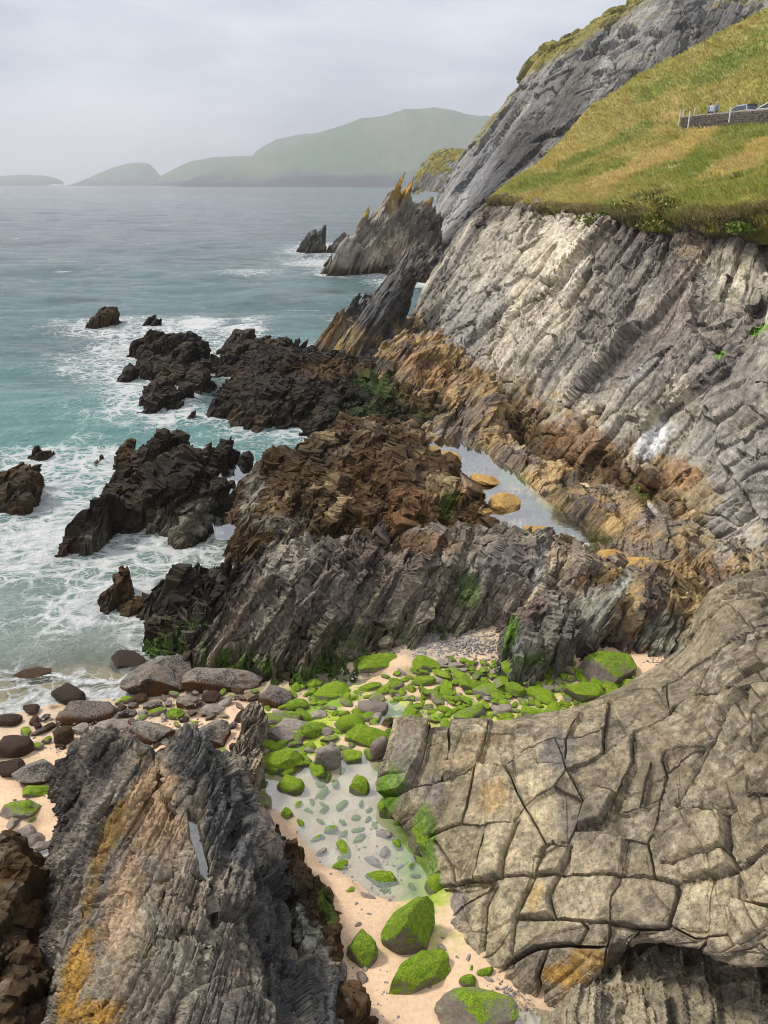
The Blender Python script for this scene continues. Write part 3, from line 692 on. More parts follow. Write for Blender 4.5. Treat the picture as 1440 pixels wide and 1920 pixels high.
# trailing shrubs on the broken edge
def leaf_clump(name, label, cx, cy, Y, rx, ry, seed, n=900, cols=((.07, .13, .02), (.14, .20, .03), (.18, .17, .04))):
    r = np.random.default_rng(seed); c = A(atY(cx, cy, Y)); s = mpp(cx, cy, c[2]) if c[2] < 11.5 else Y / FPX
    s = Y * 1.0 / FPX
    lob = r.normal(0, .55, (14, 3)) * A([rx * s, .5, ry * s])
    L_ = lob[r.integers(0, 14, n)]; D = r.normal(0, 1, (n, 3)); D /= np.linalg.norm(D, axis=1, keepdims=True)
    Q = L_ + D * (r.random(n) ** .4)[:, None] * A([rx * s * .5, .45, ry * s * .5])
    Q[:, 1] += .75 * Q[:, 2]
    sz = .05 + .05 * r.random(n); a = r.normal(0, 1, (n, 3)); a /= np.linalg.norm(a, axis=1, keepdims=True)
    b = np.cross(a, D); b /= np.linalg.norm(b, axis=1, keepdims=True) + 1e-9
    V = np.stack([Q - a * sz[:, None], Q + b * sz[:, None] * .6, Q + a * sz[:, None], Q - b * sz[:, None] * .6], 1).reshape(-1, 3)
    F = np.arange(n * 4).reshape(n, 4); cc = A(cols)[r.integers(0, len(cols), n)] * (1 + .3 * r.normal(0, 1, n))[:, None]
    C = np.concatenate([np.repeat(np.clip(cc, .01, .6), 4, 0), np.zeros((n * 4, 1))], 1)
    o = empty(name, tuple(c)); f = link(mesh_np('foliage', V, F, C), 'foliage', BLADE, o)
    stem = []
    bm = bmesh.new()
    for q in range(5):
        p0 = Vector((r.normal(0, .1), .35, r.normal(0, .1))); p1 = Vector(lob[q])
        dv = (p1 - p0); m = Matrix.Translation((p0 + p1) / 2) @ dv.to_track_quat('Z', 'Y').to_matrix().to_4x4()
        bmesh.ops.create_cone(bm, segments=5, radius1=.025, radius2=.012, depth=dv.length, matrix=m, cap_ends=True)
    me = bpy.data.meshes.new('stem'); bm.to_mesh(me); bm.free(); link(me, 'stem', STEM, o)
    return tag(o, label, 'shrub')
m_, t_, o_ = new_mat('stem'); bsdf(t_, o_, mix(t_, noise(t_, pos(t_), 8), (.10, .07, .04), (.17, .12, .07)), .9, .1); STEM = m_
leaf_clump('shrub', 'dark green shrub hanging over the cliff edge between brown soil and turf', 1160, 408, 46, 38, 18, 1, 1500)
leaf_clump('shrub', 'broad olive shrub draped over the cliff edge beside the dark soil ledge', 1265, 402, 39.8, 60, 20, 2, 2200, ((.10,.12,.02),(.18,.19,.04),(.24,.19,.05)))
leaf_clump('shrub', 'bright green trailing shrub on the brown soil at the tip of the promontory', 962, 402, 65.5, 13, 19, 3, 700, ((.12,.2,.02),(.2,.26,.03),(.09,.14,.02)))
leaf_clump('shrub', 'small rusty green shrub on the brown soil edge beside the trailing shrub', 1040, 392, 54, 24, 8, 4, 500, ((.14,.13,.03),(.22,.16,.05),(.10,.14,.02)))
leaf_clump('shrub', 'thin green shrub at the foot of the turf above the pale cliff', 1395, 425, 35, 24, 12, 5, 500)
# ------------------------------------------------------------------ rocks of the shore
G_SEA = 'weed-covered rocks standing in the surf'
# pinnacles
rock_mass('pinnacle_rock', 'tall pale jagged rock with twin orange-tipped pinnacles rising from the far surf',
    [(622,482),(670,482),(730,476),(790,472),(800,448),(750,440),(690,450),(640,462)], 2.6, -1.5, .2, 3.0, rib=1.5, hvar=1.7, q=2.0, shear=.45, pal='cliff', seed=11, weed=1.3, brown=.45,
    peaks=[(678,466,7.4,20,100),(681,466,2.2,6,50),(704,460,5.0,18,80),(704,460,2.6,5,40),(735,460,4.2,26,90),(756,458,3.0,18,90),(652,470,3.4,20,80),(634,476,4.4,9,60),(612,482,1.5,14,60),(780,455,3.0,20,90)], mat=ROCK_MID, surf=3.0, amp=.7,
    blobs=[(750,345,12,34,30,LICHEN,.9,0),(770,345,8,18,20,LICHEN,.8,0),(757,360,8,20,25,A([.50,.30,.02]),.9,0),(800,372,14,16,20,LICHEN,.9,0),(738,385,10,20,30,OCHRE,.7,0),(686,392,10,14,0,A([.40,.30,.03]),.9,0),(790,430,45,35,20,A([.06,.06,.06]),.6,0),(815,400,30,40,20,A([.05,.05,.055]),.6,0)])
rock_mass('sea_stack', 'small dark forked stack standing alone in the far surf off the pinnacles', [(562,464),(580,466),(602,464),(598,458),(570,458)], .8, -1, .14, 3.5, rib=.9, hvar=1.4, q=1.6, shear=.35, pal='dark', seed=12,
    peaks=[(576,461,2.6,9,50),(594,461,2.9,7,50)], weed=.6, mat=ROCK_MID, surf=3.5, amp=.6)
rock_mass('sea_stack', 'low brown stack in the surf between the forked stack and the pinnacles', [(612,462),(630,466),(646,462),(636,456)], .8, -1, .14, 3.2, rib=.9, hvar=1.0, q=1.6, shear=.4, pal='dark', seed=13,
    peaks=[(632,460,1.7,9,40)], weed=.8, brown=.6, mat=ROCK_MID, surf=2.5, amp=.6)
rock_mass('shore_rock', 'dark low reef of ragged rocks at the water below the pinnacles', [(610,492),(650,498),(720,505),(800,518),(850,512),(840,488),(760,482),(680,486),(640,482)], 1.0, -1.2, .16, 2.6, rib=1.4, hvar=1.5, q=1.8, shear=.5, pal='dark', seed=14,
    weed=1.3, brown=.5, mat=ROCK_MID, surf=2.5, peaks=[(700,490,1.3,40,60),(790,498,1.8,40,60),(640,488,.8,20,30)], amp=.75)
rock_mass('pinnacle_rock', 'leaning grey slab pinnacle on an ochre rock beside the cliff foot', [(590,640),(640,650),(700,655),(745,640),(760,610),(735,595),(690,605),(620,620)], 1.4, -1, .085, 2.2, rib=1.1, hvar=1.0, q=1.5, shear=.62, pal='dark', seed=15,
    peaks=[(648,632,6.0,28,110),(690,625,3.8,15,70),(600,634,1.9,24,60),(580,640,.9,12,40)], weed=.75, brown=.3, ochre=(.9, 2.6, .9), mat=ROCK_MID, surf=2.0, amp=.75,
    blobs=[(700,560,50,60,-30,A([.10,.10,.10]),.6,0),(612,600,45,30,10,OCHRE*.75,.8,0),(715,505,10,8,0,LICHEN,.8,0),(735,560,12,40,20,A([.06,.06,.06]),.7,0)])
rock_mass('shore_rock', 'ochre ledges of tilted beds at the foot of the cliff behind the weedy platform', [(700,668),(760,690),(830,730),(880,780),(900,770),(860,700),(800,650),(750,625),(720,640)], 2.0, -.5, .075, 1.5, rib=1.0, hvar=.8, q=1.4, shear=.6, pal='ribs', seed=16,
    weed=1.0, brown=.6, ochre=(.8, 3.0, .7), mat=ROCK_MID, amp=.9, blobs=[(870,700,60,40,30,OCHRE*.8,.5,0),(800,690,70,40,30,RUST*.7,.5,0)])
# weedy platform
rock_mass('rock_platform', 'broad black weed-covered platform running out from the cliff foot', [(432,668),(470,650),(540,664),(600,668),(680,672),(760,700),(830,750),(850,800),(790,812),(690,792),(610,800),(530,785),(450,780),(432,742),(440,700)], .65, -.8, .06, 1.6, rib=1.0, hvar=.55, q=1.3, shear=.45,
    pal='dark', seed=17, chan=.7, lv=(1,.6,.45), weed=2.8, brown=.06, lump=2.5, surf=1.6, mat=ROCK_MID, peaks=[(500,690,.5,60,60),(600,740,.4,80,50),(520,750,.5,50,40)],
    pools=[([(620,712),(650,706),(668,722),(640,730)], .75)],
    blobs=[(720,720,70,34,20,MOSS*.35,.45,.3),(800,770,50,20,10,MOSS*.3,.4,.3),(690,770,60,20,0,MOSS*.25,.4,.4),(620,690,70,22,0,WEED_B*1.1,.6,.4),(780,740,60,30,30,WEED_B*1.2,.7,.3)])
rock_mass('rock_platform', 'rugged brown weed-crusted platform between the narrow channel pool and the ochre pool', [(570,850),(640,806),(740,815),(785,850),(815,900),(850,955),(890,1000),(820,1020),(740,1010),(650,1000),(560,995),(510,1005),(488,950),(492,890),(520,860)], 1.35, -.5, .042, 1.9, rib=.9, hvar=.6, q=1.05, shear=.45,
    pal='ribs', seed=18, lv=(1.2,.8,.5), weed=2.3, brown=.75, ochre=(1.2, 2.5, .5), lump=2.4, pools=[([(625,900),(660,893),(700,905),(690,920),(650,918)], 1.45)],
    blobs=[(470,930,18,60,15,A([.30,.29,.22]),.7,.1),(600,850,70,30,0,WEED_K,.6,.5),(520,980,70,16,0,A([.26,.25,.2]),.5,0),(700,880,90,50,0,WEED_B*1.15,.6,.2),(760,960,60,50,0,RUST*.6,.6,.2),(840,945,20,30,30,MOSS*.5,.5,.2)])
rock_mass('rock_outcrop', 'grey ribbed outcrop of steep leaning slabs above the pebbly sand', [(420,1030),(480,1012),(560,1000),(650,1000),(760,1010),(860,1000),(960,1010),(1035,1035),(1045,1062),(960,1066),(880,1052),(800,1062),(700,1055),(600,1068),(500,1085),(430,1075)], 2.15, .0, .027, 2.4, rib=.85, hvar=.42, q=.95, shear=.55,
    pal='ribs', seed=19, kface=1.12, moss=.72, weed=.25, lump=.3, split='slab', floor=sand_h, pools=[([(655,1035),(700,1028),(720,1040),(690,1052)], 1.95)],
    blobs=[(430,1050,70,40,0,WEED_K,.85,.5),(400,1100,60,50,0,WEED_K,.7,.5),(560,1040,90,40,-30,A([.33,.31,.25]),.5,0),(620,1120,70,80,-25,A([.21,.185,.155]),.5,0),(880,1110,28,50,0,MOSS*.35,.7,.2),(700,1185,240,18,0,MOSS*.16,.5,.3),(940,1060,70,50,0,A([.17,.155,.15]),.6,0),(1010,1060,14,60,10,A([.36,.37,.33]),.6,0),
           (800,1020,80,22,0,RUST*.8,.5,0),(740,1010,70,16,0,WEED_B,.6,.2),(500,1150,60,50,-20,A([.24,.23,.17]),.5,0)])
rock_mass('rock_buttress', 'dark red-brown buttress with a green algae patch standing on the sand', [(962,1150),(1000,1135),(1035,1150),(1030,1188),(985,1196)], 1.85, .4, .022, 3.4, rib=.4, hvar=.35, q=.7, shear=.30, pal='dark', seed=20, moss=.8, floor=sand_h,
    blobs=[(990,1130,40,50,10,A([.17,.10,.085]),.6,0),(958,1185,16,34,10,MOSS*.7,.75,0),(985,1215,26,22,0,A([.33,.32,.30]),.7,0),(1000,1235,40,16,0,MOSS*.4,.6,.2)])
rock_mass('rock_outcrop', 'weathered ribs of grey-green and brown rock between the buttress and the blocky slab', [(1060,1062),(1150,1052),(1230,1060),(1320,1075),(1330,1110),(1260,1130),(1180,1120),(1110,1115),(1060,1100)], 2.05, .3, .030, 2.2, rib=.7, hvar=.45, q=.9, shear=.5, kface=1.5, pal='ribs', seed=21, weed=1.1, brown=.2, ochre=(1.5, 2.8, .7), floor=sand_h,
    blobs=[(1110,1150,40,60,10,A([.34,.36,.29]),.6,0),(1240,1190,60,50,0,A([.33,.35,.27]),.7,0),(1250,1170,60,45,0,WEED_K,.65,.4),(1120,1080,90,30,0,WEED_B,.7,.2),(1280,1060,60,30,0,OCHRE*.75,.6,0),(1160,1110,20,60,30,A([.40,.42,.36]),.6,0),(1060,1130,30,60,0,A([.15,.13,.10]),.6,0)])
rock_mass('rock_outcrop', 'tan weathered rocks with ochre stains behind the top of the blocky slab', [(1270,1035),(1330,1015),(1430,1030),(1520,1060),(1540,1115),(1420,1125),(1330,1100)], 2.2, .2, .03, 1.8, rib=.6, hvar=.4, q=.9, shear=.4, pal='cliff', seed=40, ochre=(1.0, 2.6, .6), blobs=[(1300,1050,50,40,0,OCHRE*.85,.6,0),(1330,1080,60,30,0,RUST*.7,.5,0)])
# ledges with the ochre pool at the cliff foot
OPOOL = [(758,836),(850,826),(910,850),(975,895),(1030,950),(1100,975),(1150,1012),(1060,1042),(985,1012),(920,990),(865,950),(815,910),(785,880)]
OPOOL2 = [(1180,940),(1230,935),(1280,965),(1245,1000),(1200,985)]
rock_mass('rock_ledge', 'ochre ledge of smooth tilted slabs around the long tide pool at the cliff foot', [(745,835),(800,800),(860,770),(960,830),(1100,900),(1290,965),(1320,1030),(1250,1050),(1120,1055),(1040,1045),(960,1010),(880,980),(820,930),(770,880)], 1.35, .2, .04, 1.4, rib=.5, hvar=.30, q=1.0, shear=.5, amp=.55,
    pal='ribs', seed=22, ochre=(.6, 2.4, .5), pools=[(OPOOL, 1.22), (OPOOL2, 1.22)],
    blobs=[(1030,890,130,26,-35,OCHRE*1.15,.6,0),(960,800,90,30,-35,OCHRE*1.05,.5,0),(1150,980,80,22,-35,OCHRE*1.15,.6,0),(1080,900,60,14,-35,A([.10,.07,.04]),.6,.1),(1000,850,50,12,-35,A([.12,.085,.05]),.5,.1),(1010,950,50,18,25,MOSS*.9,.65,.2),(960,900,40,12,30,MOSS,.6,.2),(1060,1005,70,18,20,MOSS*.6,.6,.3),(1210,925,40,10,30,MOSS,.8,.2),(1060,990,110,30,30,A([.06,.05,.03]),.7,.5),(880,850,40,14,20,A([.08,.06,.03]),.5,.4),
           (850,930,30,40,45,MOSS*.5,.5,.2),(1130,860,100,30,25,WEED_B*.9,.75,.2),(1190,910,80,30,25,WEED_B*.7,.7,.2)])
pool_sheet(OPOOL, 1.22, .25); pool_sheet(OPOOL2, 1.22, .2)
pool_sheet([(620,712),(650,706),(668,722),(640,730)], .75, .25); pool_sheet([(625,900),(660,893),(700,905),(690,920),(650,918)], 1.45, .2); pool_sheet([(655,1035),(700,1028),(720,1040),(690,1052)], 1.95, .15)
pool_sheet([(425,880),(462,880),(470,950),(480,1005),(410,1000),(405,930)], .30, .5)
# rocks out in the water
rock_mass('sea_rock', 'long black weedy reef with a pointed seaward peak in white surf', [(150,1000),(215,985),(280,960),(330,1005),(375,985),(395,940),(425,875),(420,848),(380,852),(330,835),(265,850),(240,885),(225,930),(170,960)], .40, -.7, .036, 1.7, rib=1.0, hvar=.8, q=1.0, shear=.40, pal='dark', inset=.2, chan=.9, lv=(1,.6,.45), seed=23, weed=3.05, brown=.04, lump=2.0, surf=1.8,
    peaks=[(165,1000,1.3,34,60),(290,985,.4,50,50),(400,860,.7,34,30),(285,850,.4,40,30),(330,930,.35,60,60)], blobs=[(330,985,80,40,-20,A([.20,.19,.14]),.5,.2),(175,1020,30,40,0,A([.19,.18,.14]),.4,.2),(300,890,50,40,0,WEED_K,.6,.6)])
rock_mass('sea_rock', 'black weedy rock in the surf below the narrow channel pool', [(265,1130),(330,1142),(372,1120),(385,1085),(330,1090),(290,1098)], .75, -.5, .03, 2.4, rib=.5, hvar=.5, q=.8, shear=.40, pal='dark', inset=.2, chan=.9, lv=(1,.6,.45), seed=24, weed=3.0, brown=.04, lump=1.7, surf=1.2, peaks=[(310,1110,.5,30,30)])
rock_mass('sea_rock', 'small ragged brown rock awash beside the black weedy rock', [(188,1110),(225,1122),(258,1108),(250,1085),(210,1080)], .45, -.5, .03, 2.4, rib=.5, hvar=.5, q=.75, shear=.3, pal='dark', inset=.2, chan=.9, lv=(1,.6,.45), seed=25, weed=3.0, brown=.5, lump=.9, surf=1.2)
rock_mass('sea_rock', 'ragged dark rock standing in foam near the beach with small rocks behind it', [(0,930),(40,935),(72,920),(68,895),(35,885),(5,900)], .5, -.7, .038, 2.2, rib=.6, hvar=.7, q=.9, shear=.3, pal='dark', inset=.2, chan=.9, lv=(1,.6,.45), seed=26, weed=3.0, brown=.4, lump=1.7, surf=1.6, peaks=[(45,905,.6,24,24)])
rock_mass('sea_rock', 'tiny brown rock just breaking the surf behind the ragged dark rock', [(30,878),(52,880),(54,866),(36,864)], .25, -.5, .04, 2.0, rib=.4, hvar=.4, q=.7, pal='dark', inset=.2, chan=.9, lv=(1,.6,.45), seed=27, weed=3.0, brown=.6, lump=.8, surf=1.0)
rock_mass('sea_rock', 'flat dark rock barely breaking the water beside the tiny brown rock', [(60,848),(88,850),(92,840),(66,838)], .15, -.5, .05, 1.6, rib=.4, hvar=.3, q=.7, pal='dark', inset=.2, chan=.9, lv=(1,.6,.45), seed=28, weed=3.0, lump=.8, surf=1.0)
rock_mass('sea_rock', 'low brown rock awash at the outer end of the long reef', [(200,850),(235,852),(238,836),(205,832)], .35, -.5, .045, 2.0, rib=.5, hvar=.5, q=.8, pal='dark', inset=.2, chan=.9, lv=(1,.6,.45), seed=29, weed=3.0, brown=.5, lump=1.7, surf=1.2)
rock_mass('sea_rock', 'large black weedy rock beside the still inlet, seaward of the platform', [(240,762),(320,765),(362,735),(372,705),(330,692),(280,705),(250,735)], .45, -.8, .055, 1.8, rib=.9, hvar=.6, q=1.2, shear=.35, pal='dark', inset=.2, chan=.9, lv=(1,.6,.45), seed=30, weed=3.0, brown=.04, lump=2.2, mat=ROCK_MID, surf=2.0, peaks=[(330,715,.5,40,30)])
rock_mass('sea_rock', 'rounded black rock between the two larger weedy rocks in the surf', [(240,697),(290,702),(312,690),(300,672),(255,676)], .6, -.8, .06, 2.2, rib=.8, hvar=.5, q=1.2, shear=.35, pal='dark', inset=.2, chan=.9, lv=(1,.6,.45), seed=31, weed=3.0, brown=.04, lump=2.0, mat=ROCK_MID, surf=1.8)
rock_mass('sea_rock', 'wide ragged black rock cluster taking the breaking wave', [(252,652),(320,660),(345,690),(382,695),(362,650),(352,632),(300,634),(262,636)], .45, -.8, .065, 1.8, rib=.9, hvar=.7, q=1.3, shear=.35, pal='dark', inset=.2, chan=.9, lv=(1,.6,.45), seed=32, weed=3.0, brown=.04, lump=2.2, mat=ROCK_MID, surf=2.4, peaks=[(345,650,.6,22,30)])
rock_mass('sea_rock', 'ragged outlying rock with a raised end in white water far from the shore', [(160,602),(185,604),(206,596),(204,588),(180,592)], .5, -.8, .09, 2.2, rib=.9, hvar=.7, q=1.4, shear=.35, pal='dark', inset=.2, chan=.9, lv=(1,.6,.45), seed=33, weed=3.0, brown=.5, lump=1.7, mat=ROCK_MID, surf=3.0, peaks=[(200,591,.9,10,30)])
rock_mass('sea_rock', 'small dark rock in the open swell beyond the breaking wave', [(278,602),(306,602),(304,595),(282,595)], .35, -.8, .09, 2.2, rib=.8, hvar=.5, q=1.3, pal='dark', inset=.2, chan=.9, lv=(1,.6,.45), seed=34, weed=3.0, brown=.04, mat=ROCK_MID, surf=2.0)
rock_mass('sea_rock', 'black weedy knoll at the outer tip of the black platform', [(425,650),(470,655),(528,660),(525,640),(480,636),(435,630)], .9, -.8, .065, 2.2, rib=.9, hvar=.5, q=1.3, shear=.4, pal='dark', inset=.2, chan=.9, lv=(1,.6,.45), seed=35, weed=3.0, brown=.04, lump=2.2, mat=ROCK_MID, surf=1.8)
rock_mass('sea_rock', 'low dark rock in the green swell off the knoll', [(434,622),(464,622),(460,615),(438,615)], .3, -.8, .09, 2.0, rib=.8, hvar=.4, q=1.3, pal='dark', inset=.2, chan=.9, lv=(1,.6,.45), seed=36, weed=3.0, mat=ROCK_MID, surf=1.5)
rock_mass('sea_rock', 'upright black rock between the weedy knoll and the leaning pinnacle', [(534,660),(558,662),(560,645),(540,642)], .8, -.8, .07, 2.6, rib=.7, hvar=.7, q=1.2, shear=.4, pal='dark', inset=.2, chan=.9, lv=(1,.6,.45), seed=37, weed=3.0, brown=.04, mat=ROCK_MID, surf=1.2)
rock_mass('sea_rock', 'small black rock at the mouth of the still inlet', [(362,778),(392,780),(395,768),(368,764)], .35, -.5, .05, 2.0, rib=.5, hvar=.4, q=.9, pal='dark', inset=.2, chan=.9, lv=(1,.6,.45), seed=38, weed=3.0, brown=.04, lump=1.7, surf=.9)
rock_mass('sea_rock', 'black spur rock closing the still inlet beside the platform', [(402,772),(432,786),(440,765),(420,748)], .5, -.5, .05, 2.2, rib=.5, hvar=.5, q=.9, pal='dark', inset=.2, chan=.9, lv=(1,.6,.45), seed=39, weed=3.0, brown=.04, lump=1.7, surf=.9)
for sd, pl in ((71, [(590,838),(640,832),(700,822),(690,812),(620,820)]), (72, [(520,850),(560,852),(575,842),(540,838)])):
    rock_mass('sea_rock', {71: 'low weedy strip of rock at the head of the narrow inlet', 72: 'low black rock at the corner of the brown platform and the inlet'}[sd], pl, .45, -.5, .045, 2.0, rib=.5, hvar=.4, q=.9, pal='dark', inset=.2, chan=.9, lv=(1,.6,.45), seed=sd, weed=3.0, brown=.04, lump=1.7, surf=.8)

# ------------------------------------------------------------------ near left rock
def build_left_rock():
    R = [
      [(95,1440,.2),(150,1400,1.2),(215,1392,1.9),(300,1425,2.0),(350,1380,2.6),(400,1400,2.4),(435,1440,1.3),(450,1462,.3)],
      [(92,1470,.3),(140,1430,1.5),(205,1410,2.2),(290,1450,2.4),(355,1430,2.9),(410,1440,2.7),(452,1500,1.3),(468,1520,.4)],
      [(78,1620,.3),(112,1580,1.2),(185,1545,2.2),(280,1530,2.7),(360,1525,2.85),(430,1510,2.75),(482,1580,1.3),(500,1600,.4)],
      [(52,1790,.3),(90,1740,1.1),(165,1690,2.2),(270,1660,3.0),(370,1650,3.15),(450,1650,2.9),(540,1720,1.5),(565,1760,.4)],
      [(10,1990,.4),(65,1910,1.4),(165,1840,2.6),(280,1800,3.3),(390,1790,3.45),(490,1800,3.0),(590,1870,1.6),(640,1930,.4)],
      [(-80,2170,.5),(10,2090,1.7),(150,2010,2.9),(290,1980,3.5),(420,1970,3.7),(540,1990,3.2),(660,2060,1.6),(735,2130,.5)],
    ]
    K = np.array([[at(*p) for p in r] for r in R]); back = K[:1] + A([.1, .8, -1.6]); K = np.concatenate([back, K], 0)
    tu = np.concatenate([np.linspace(0, 1, 40)[:-1], np.linspace(1, 6, 520)]); tv = np.linspace(0, 7, 460)
    P = patch(K, tu, tv); n = normals(P); sg = np.sign(n[..., 2].mean())
    # crests of the beds run away from the camera
    px, py, _ = project(P)
    h, tl, ed, lay = strata(P * A([1, 1, .8]), .5, 3.0, 2.2, 801, .25)
    P = P + n * (sg * (.42 * h + .30 * tl - .12 * ed))[..., None]
    P = roughen(P, .62, sg * 1.0, 81, .55, (1, 1.2, 1.2))
    # narrow cleft that holds water
    slit = A([at(q_[0], q_[1], 2.9)[:2] for q_ in ((352,1530),(370,1540),(382,1590),(396,1640),(390,1672),(376,1650),(364,1610),(354,1575))])
    se = sdist(P[..., 0], P[..., 1], slit) + .02 * fbm(P, 6, 2, 88); up_ = P[..., 2] > 1.5
    P[..., 2] = np.where(up_ & (se > -.16), np.maximum(P[..., 2], 2.93 - .25 * ss(-.02, -.16, se)), P[..., 2])
    P[..., 2] = np.where(up_ & (se > 0), 2.87 - .03 * ss(0, .03, se), P[..., 2])
    C, wet = rock_color(P, 'left', .7, 81)
    bl = [(432,1540,55,140,-8,A([.075,.078,.078]),.97,0),(372,1410,70,60,0,A([.085,.085,.083]),.9,0),(540,1700,100,120,20,A([.06,.062,.063]),.95,0),(600,1880,120,80,20,A([.062,.064,.064]),.95,0),(470,1900,70,50,0,A([.075,.075,.074]),.7,0),  # dark grey right face, its shade put into the colour
          (120,1500,50,130,10,A([.045,.038,.034]),.8,.3),(190,1420,45,50,0,A([.04,.037,.035]),.85,.2),(90,1720,40,140,14,A([.055,.045,.038]),.8,.2),
          (280,1500,55,80,15,A([.40,.28,.16]),.8,0),(300,1560,70,60,15,A([.36,.26,.16]),.7,0),(230,1690,38,100,18,A([.42,.30,.19]),.8,0),(330,1680,60,90,0,A([.24,.19,.145]),.6,0),(300,1850,80,80,0,A([.25,.215,.165]),.5,0),
          (205,1560,20,80,22,A([.24,.14,.02]),.7,0),(165,1700,15,60,20,A([.23,.135,.02]),.6,0),(140,1830,32,115,16,A([.36,.20,.022]),.75,0),(170,1900,60,34,0,A([.38,.205,.02]),.75,0),(240,1780,24,110,16,A([.34,.26,.18]),.5,0),(110,1640,12,60,14,A([.36,.33,.25]),.6,0),(100,1800,9,90,16,A([.38,.34,.24]),.5,0),
          (320,1780,26,120,-28,A([.30,.29,.22]),.5,0),(390,1800,20,110,22,A([.29,.28,.21]),.45,0)]
    C, wet = paint(P, C, wet, bl, 81)
    o = empty('rock_outcrop', (-2.5, 8.0, .3)); tag(o, 'big ridged grey rock with an orange lichen band beside the sandy pool', 'rock')
    split_obj('slab', P - A(o.location), rgba(C, wet), lay, ROCK, o, None, 900)
    # water lying in the cleft
    pool_sheet([(352,1530),(370,1540),(382,1590),(396,1640),(390,1672),(376,1650),(364,1610),(354,1575)], 2.895, .03)
    return o
build_left_rock()
rock_mass('rock_ledge', 'brown weed-crusted ledge along the foot of the big ridged rock', [(492,1560),(530,1570),(575,1640),(620,1740),(640,1850),(670,1930),(610,1930),(570,1760),(520,1660)], 1.35, .2, .022, 2.4, rib=.3, hvar=.3, q=.6, shear=.15, pal='left', seed=83, floor=sand_h,
    weed=2.0, brown=.75, lump=.9, lv=(.6, .5, .4), blobs=[(565,1750,16,60,-10,A([.36,.37,.31]),.8,0),(600,1780,14,50,-8,A([.33,.34,.27]),.6,0),(505,1590,14,30,-20,MOSS*.8,.8,.2),(610,1690,16,40,-20,MOSS*.5,.6,.2)])
rock_mass('rock_outcrop', 'pitted brown rock at the edge beside the small shaded pool', [(-60,1600),(0,1575),(22,1620),(25,1700),(38,1800),(30,1900),(-40,1960),(-160,1900),(-160,1700)], 1.6, .0, .026, 2.6, rib=.3, hvar=.3, q=.6, shear=.05, pal='left', seed=84, floor=sand_h, weed=2.2, brown=.6, lump=.9, lv=(.5, .45, .4))
rock_mass('standing_slab', 'narrow upright grey slab with dark spots among the stones', [(452,1400),(474,1400),(486,1345),(484,1322),(462,1330),(452,1365)], 1.05, .0, .018, 5, rib=.12, hvar=.2, q=.45, shear=.15, pal='ribs', seed=85, floor=sand_h, amp=.6)
rock_mass('standing_slab', 'stout brown mottled slab beside the green mossy stones', [(432,1450),(470,1460),(486,1425),(480,1405),(446,1408)], 1.1, .0, .018, 4, rib=.12, hvar=.2, q=.45, shear=.1, pal='left', seed=86, floor=sand_h, amp=.6, moss=.75)

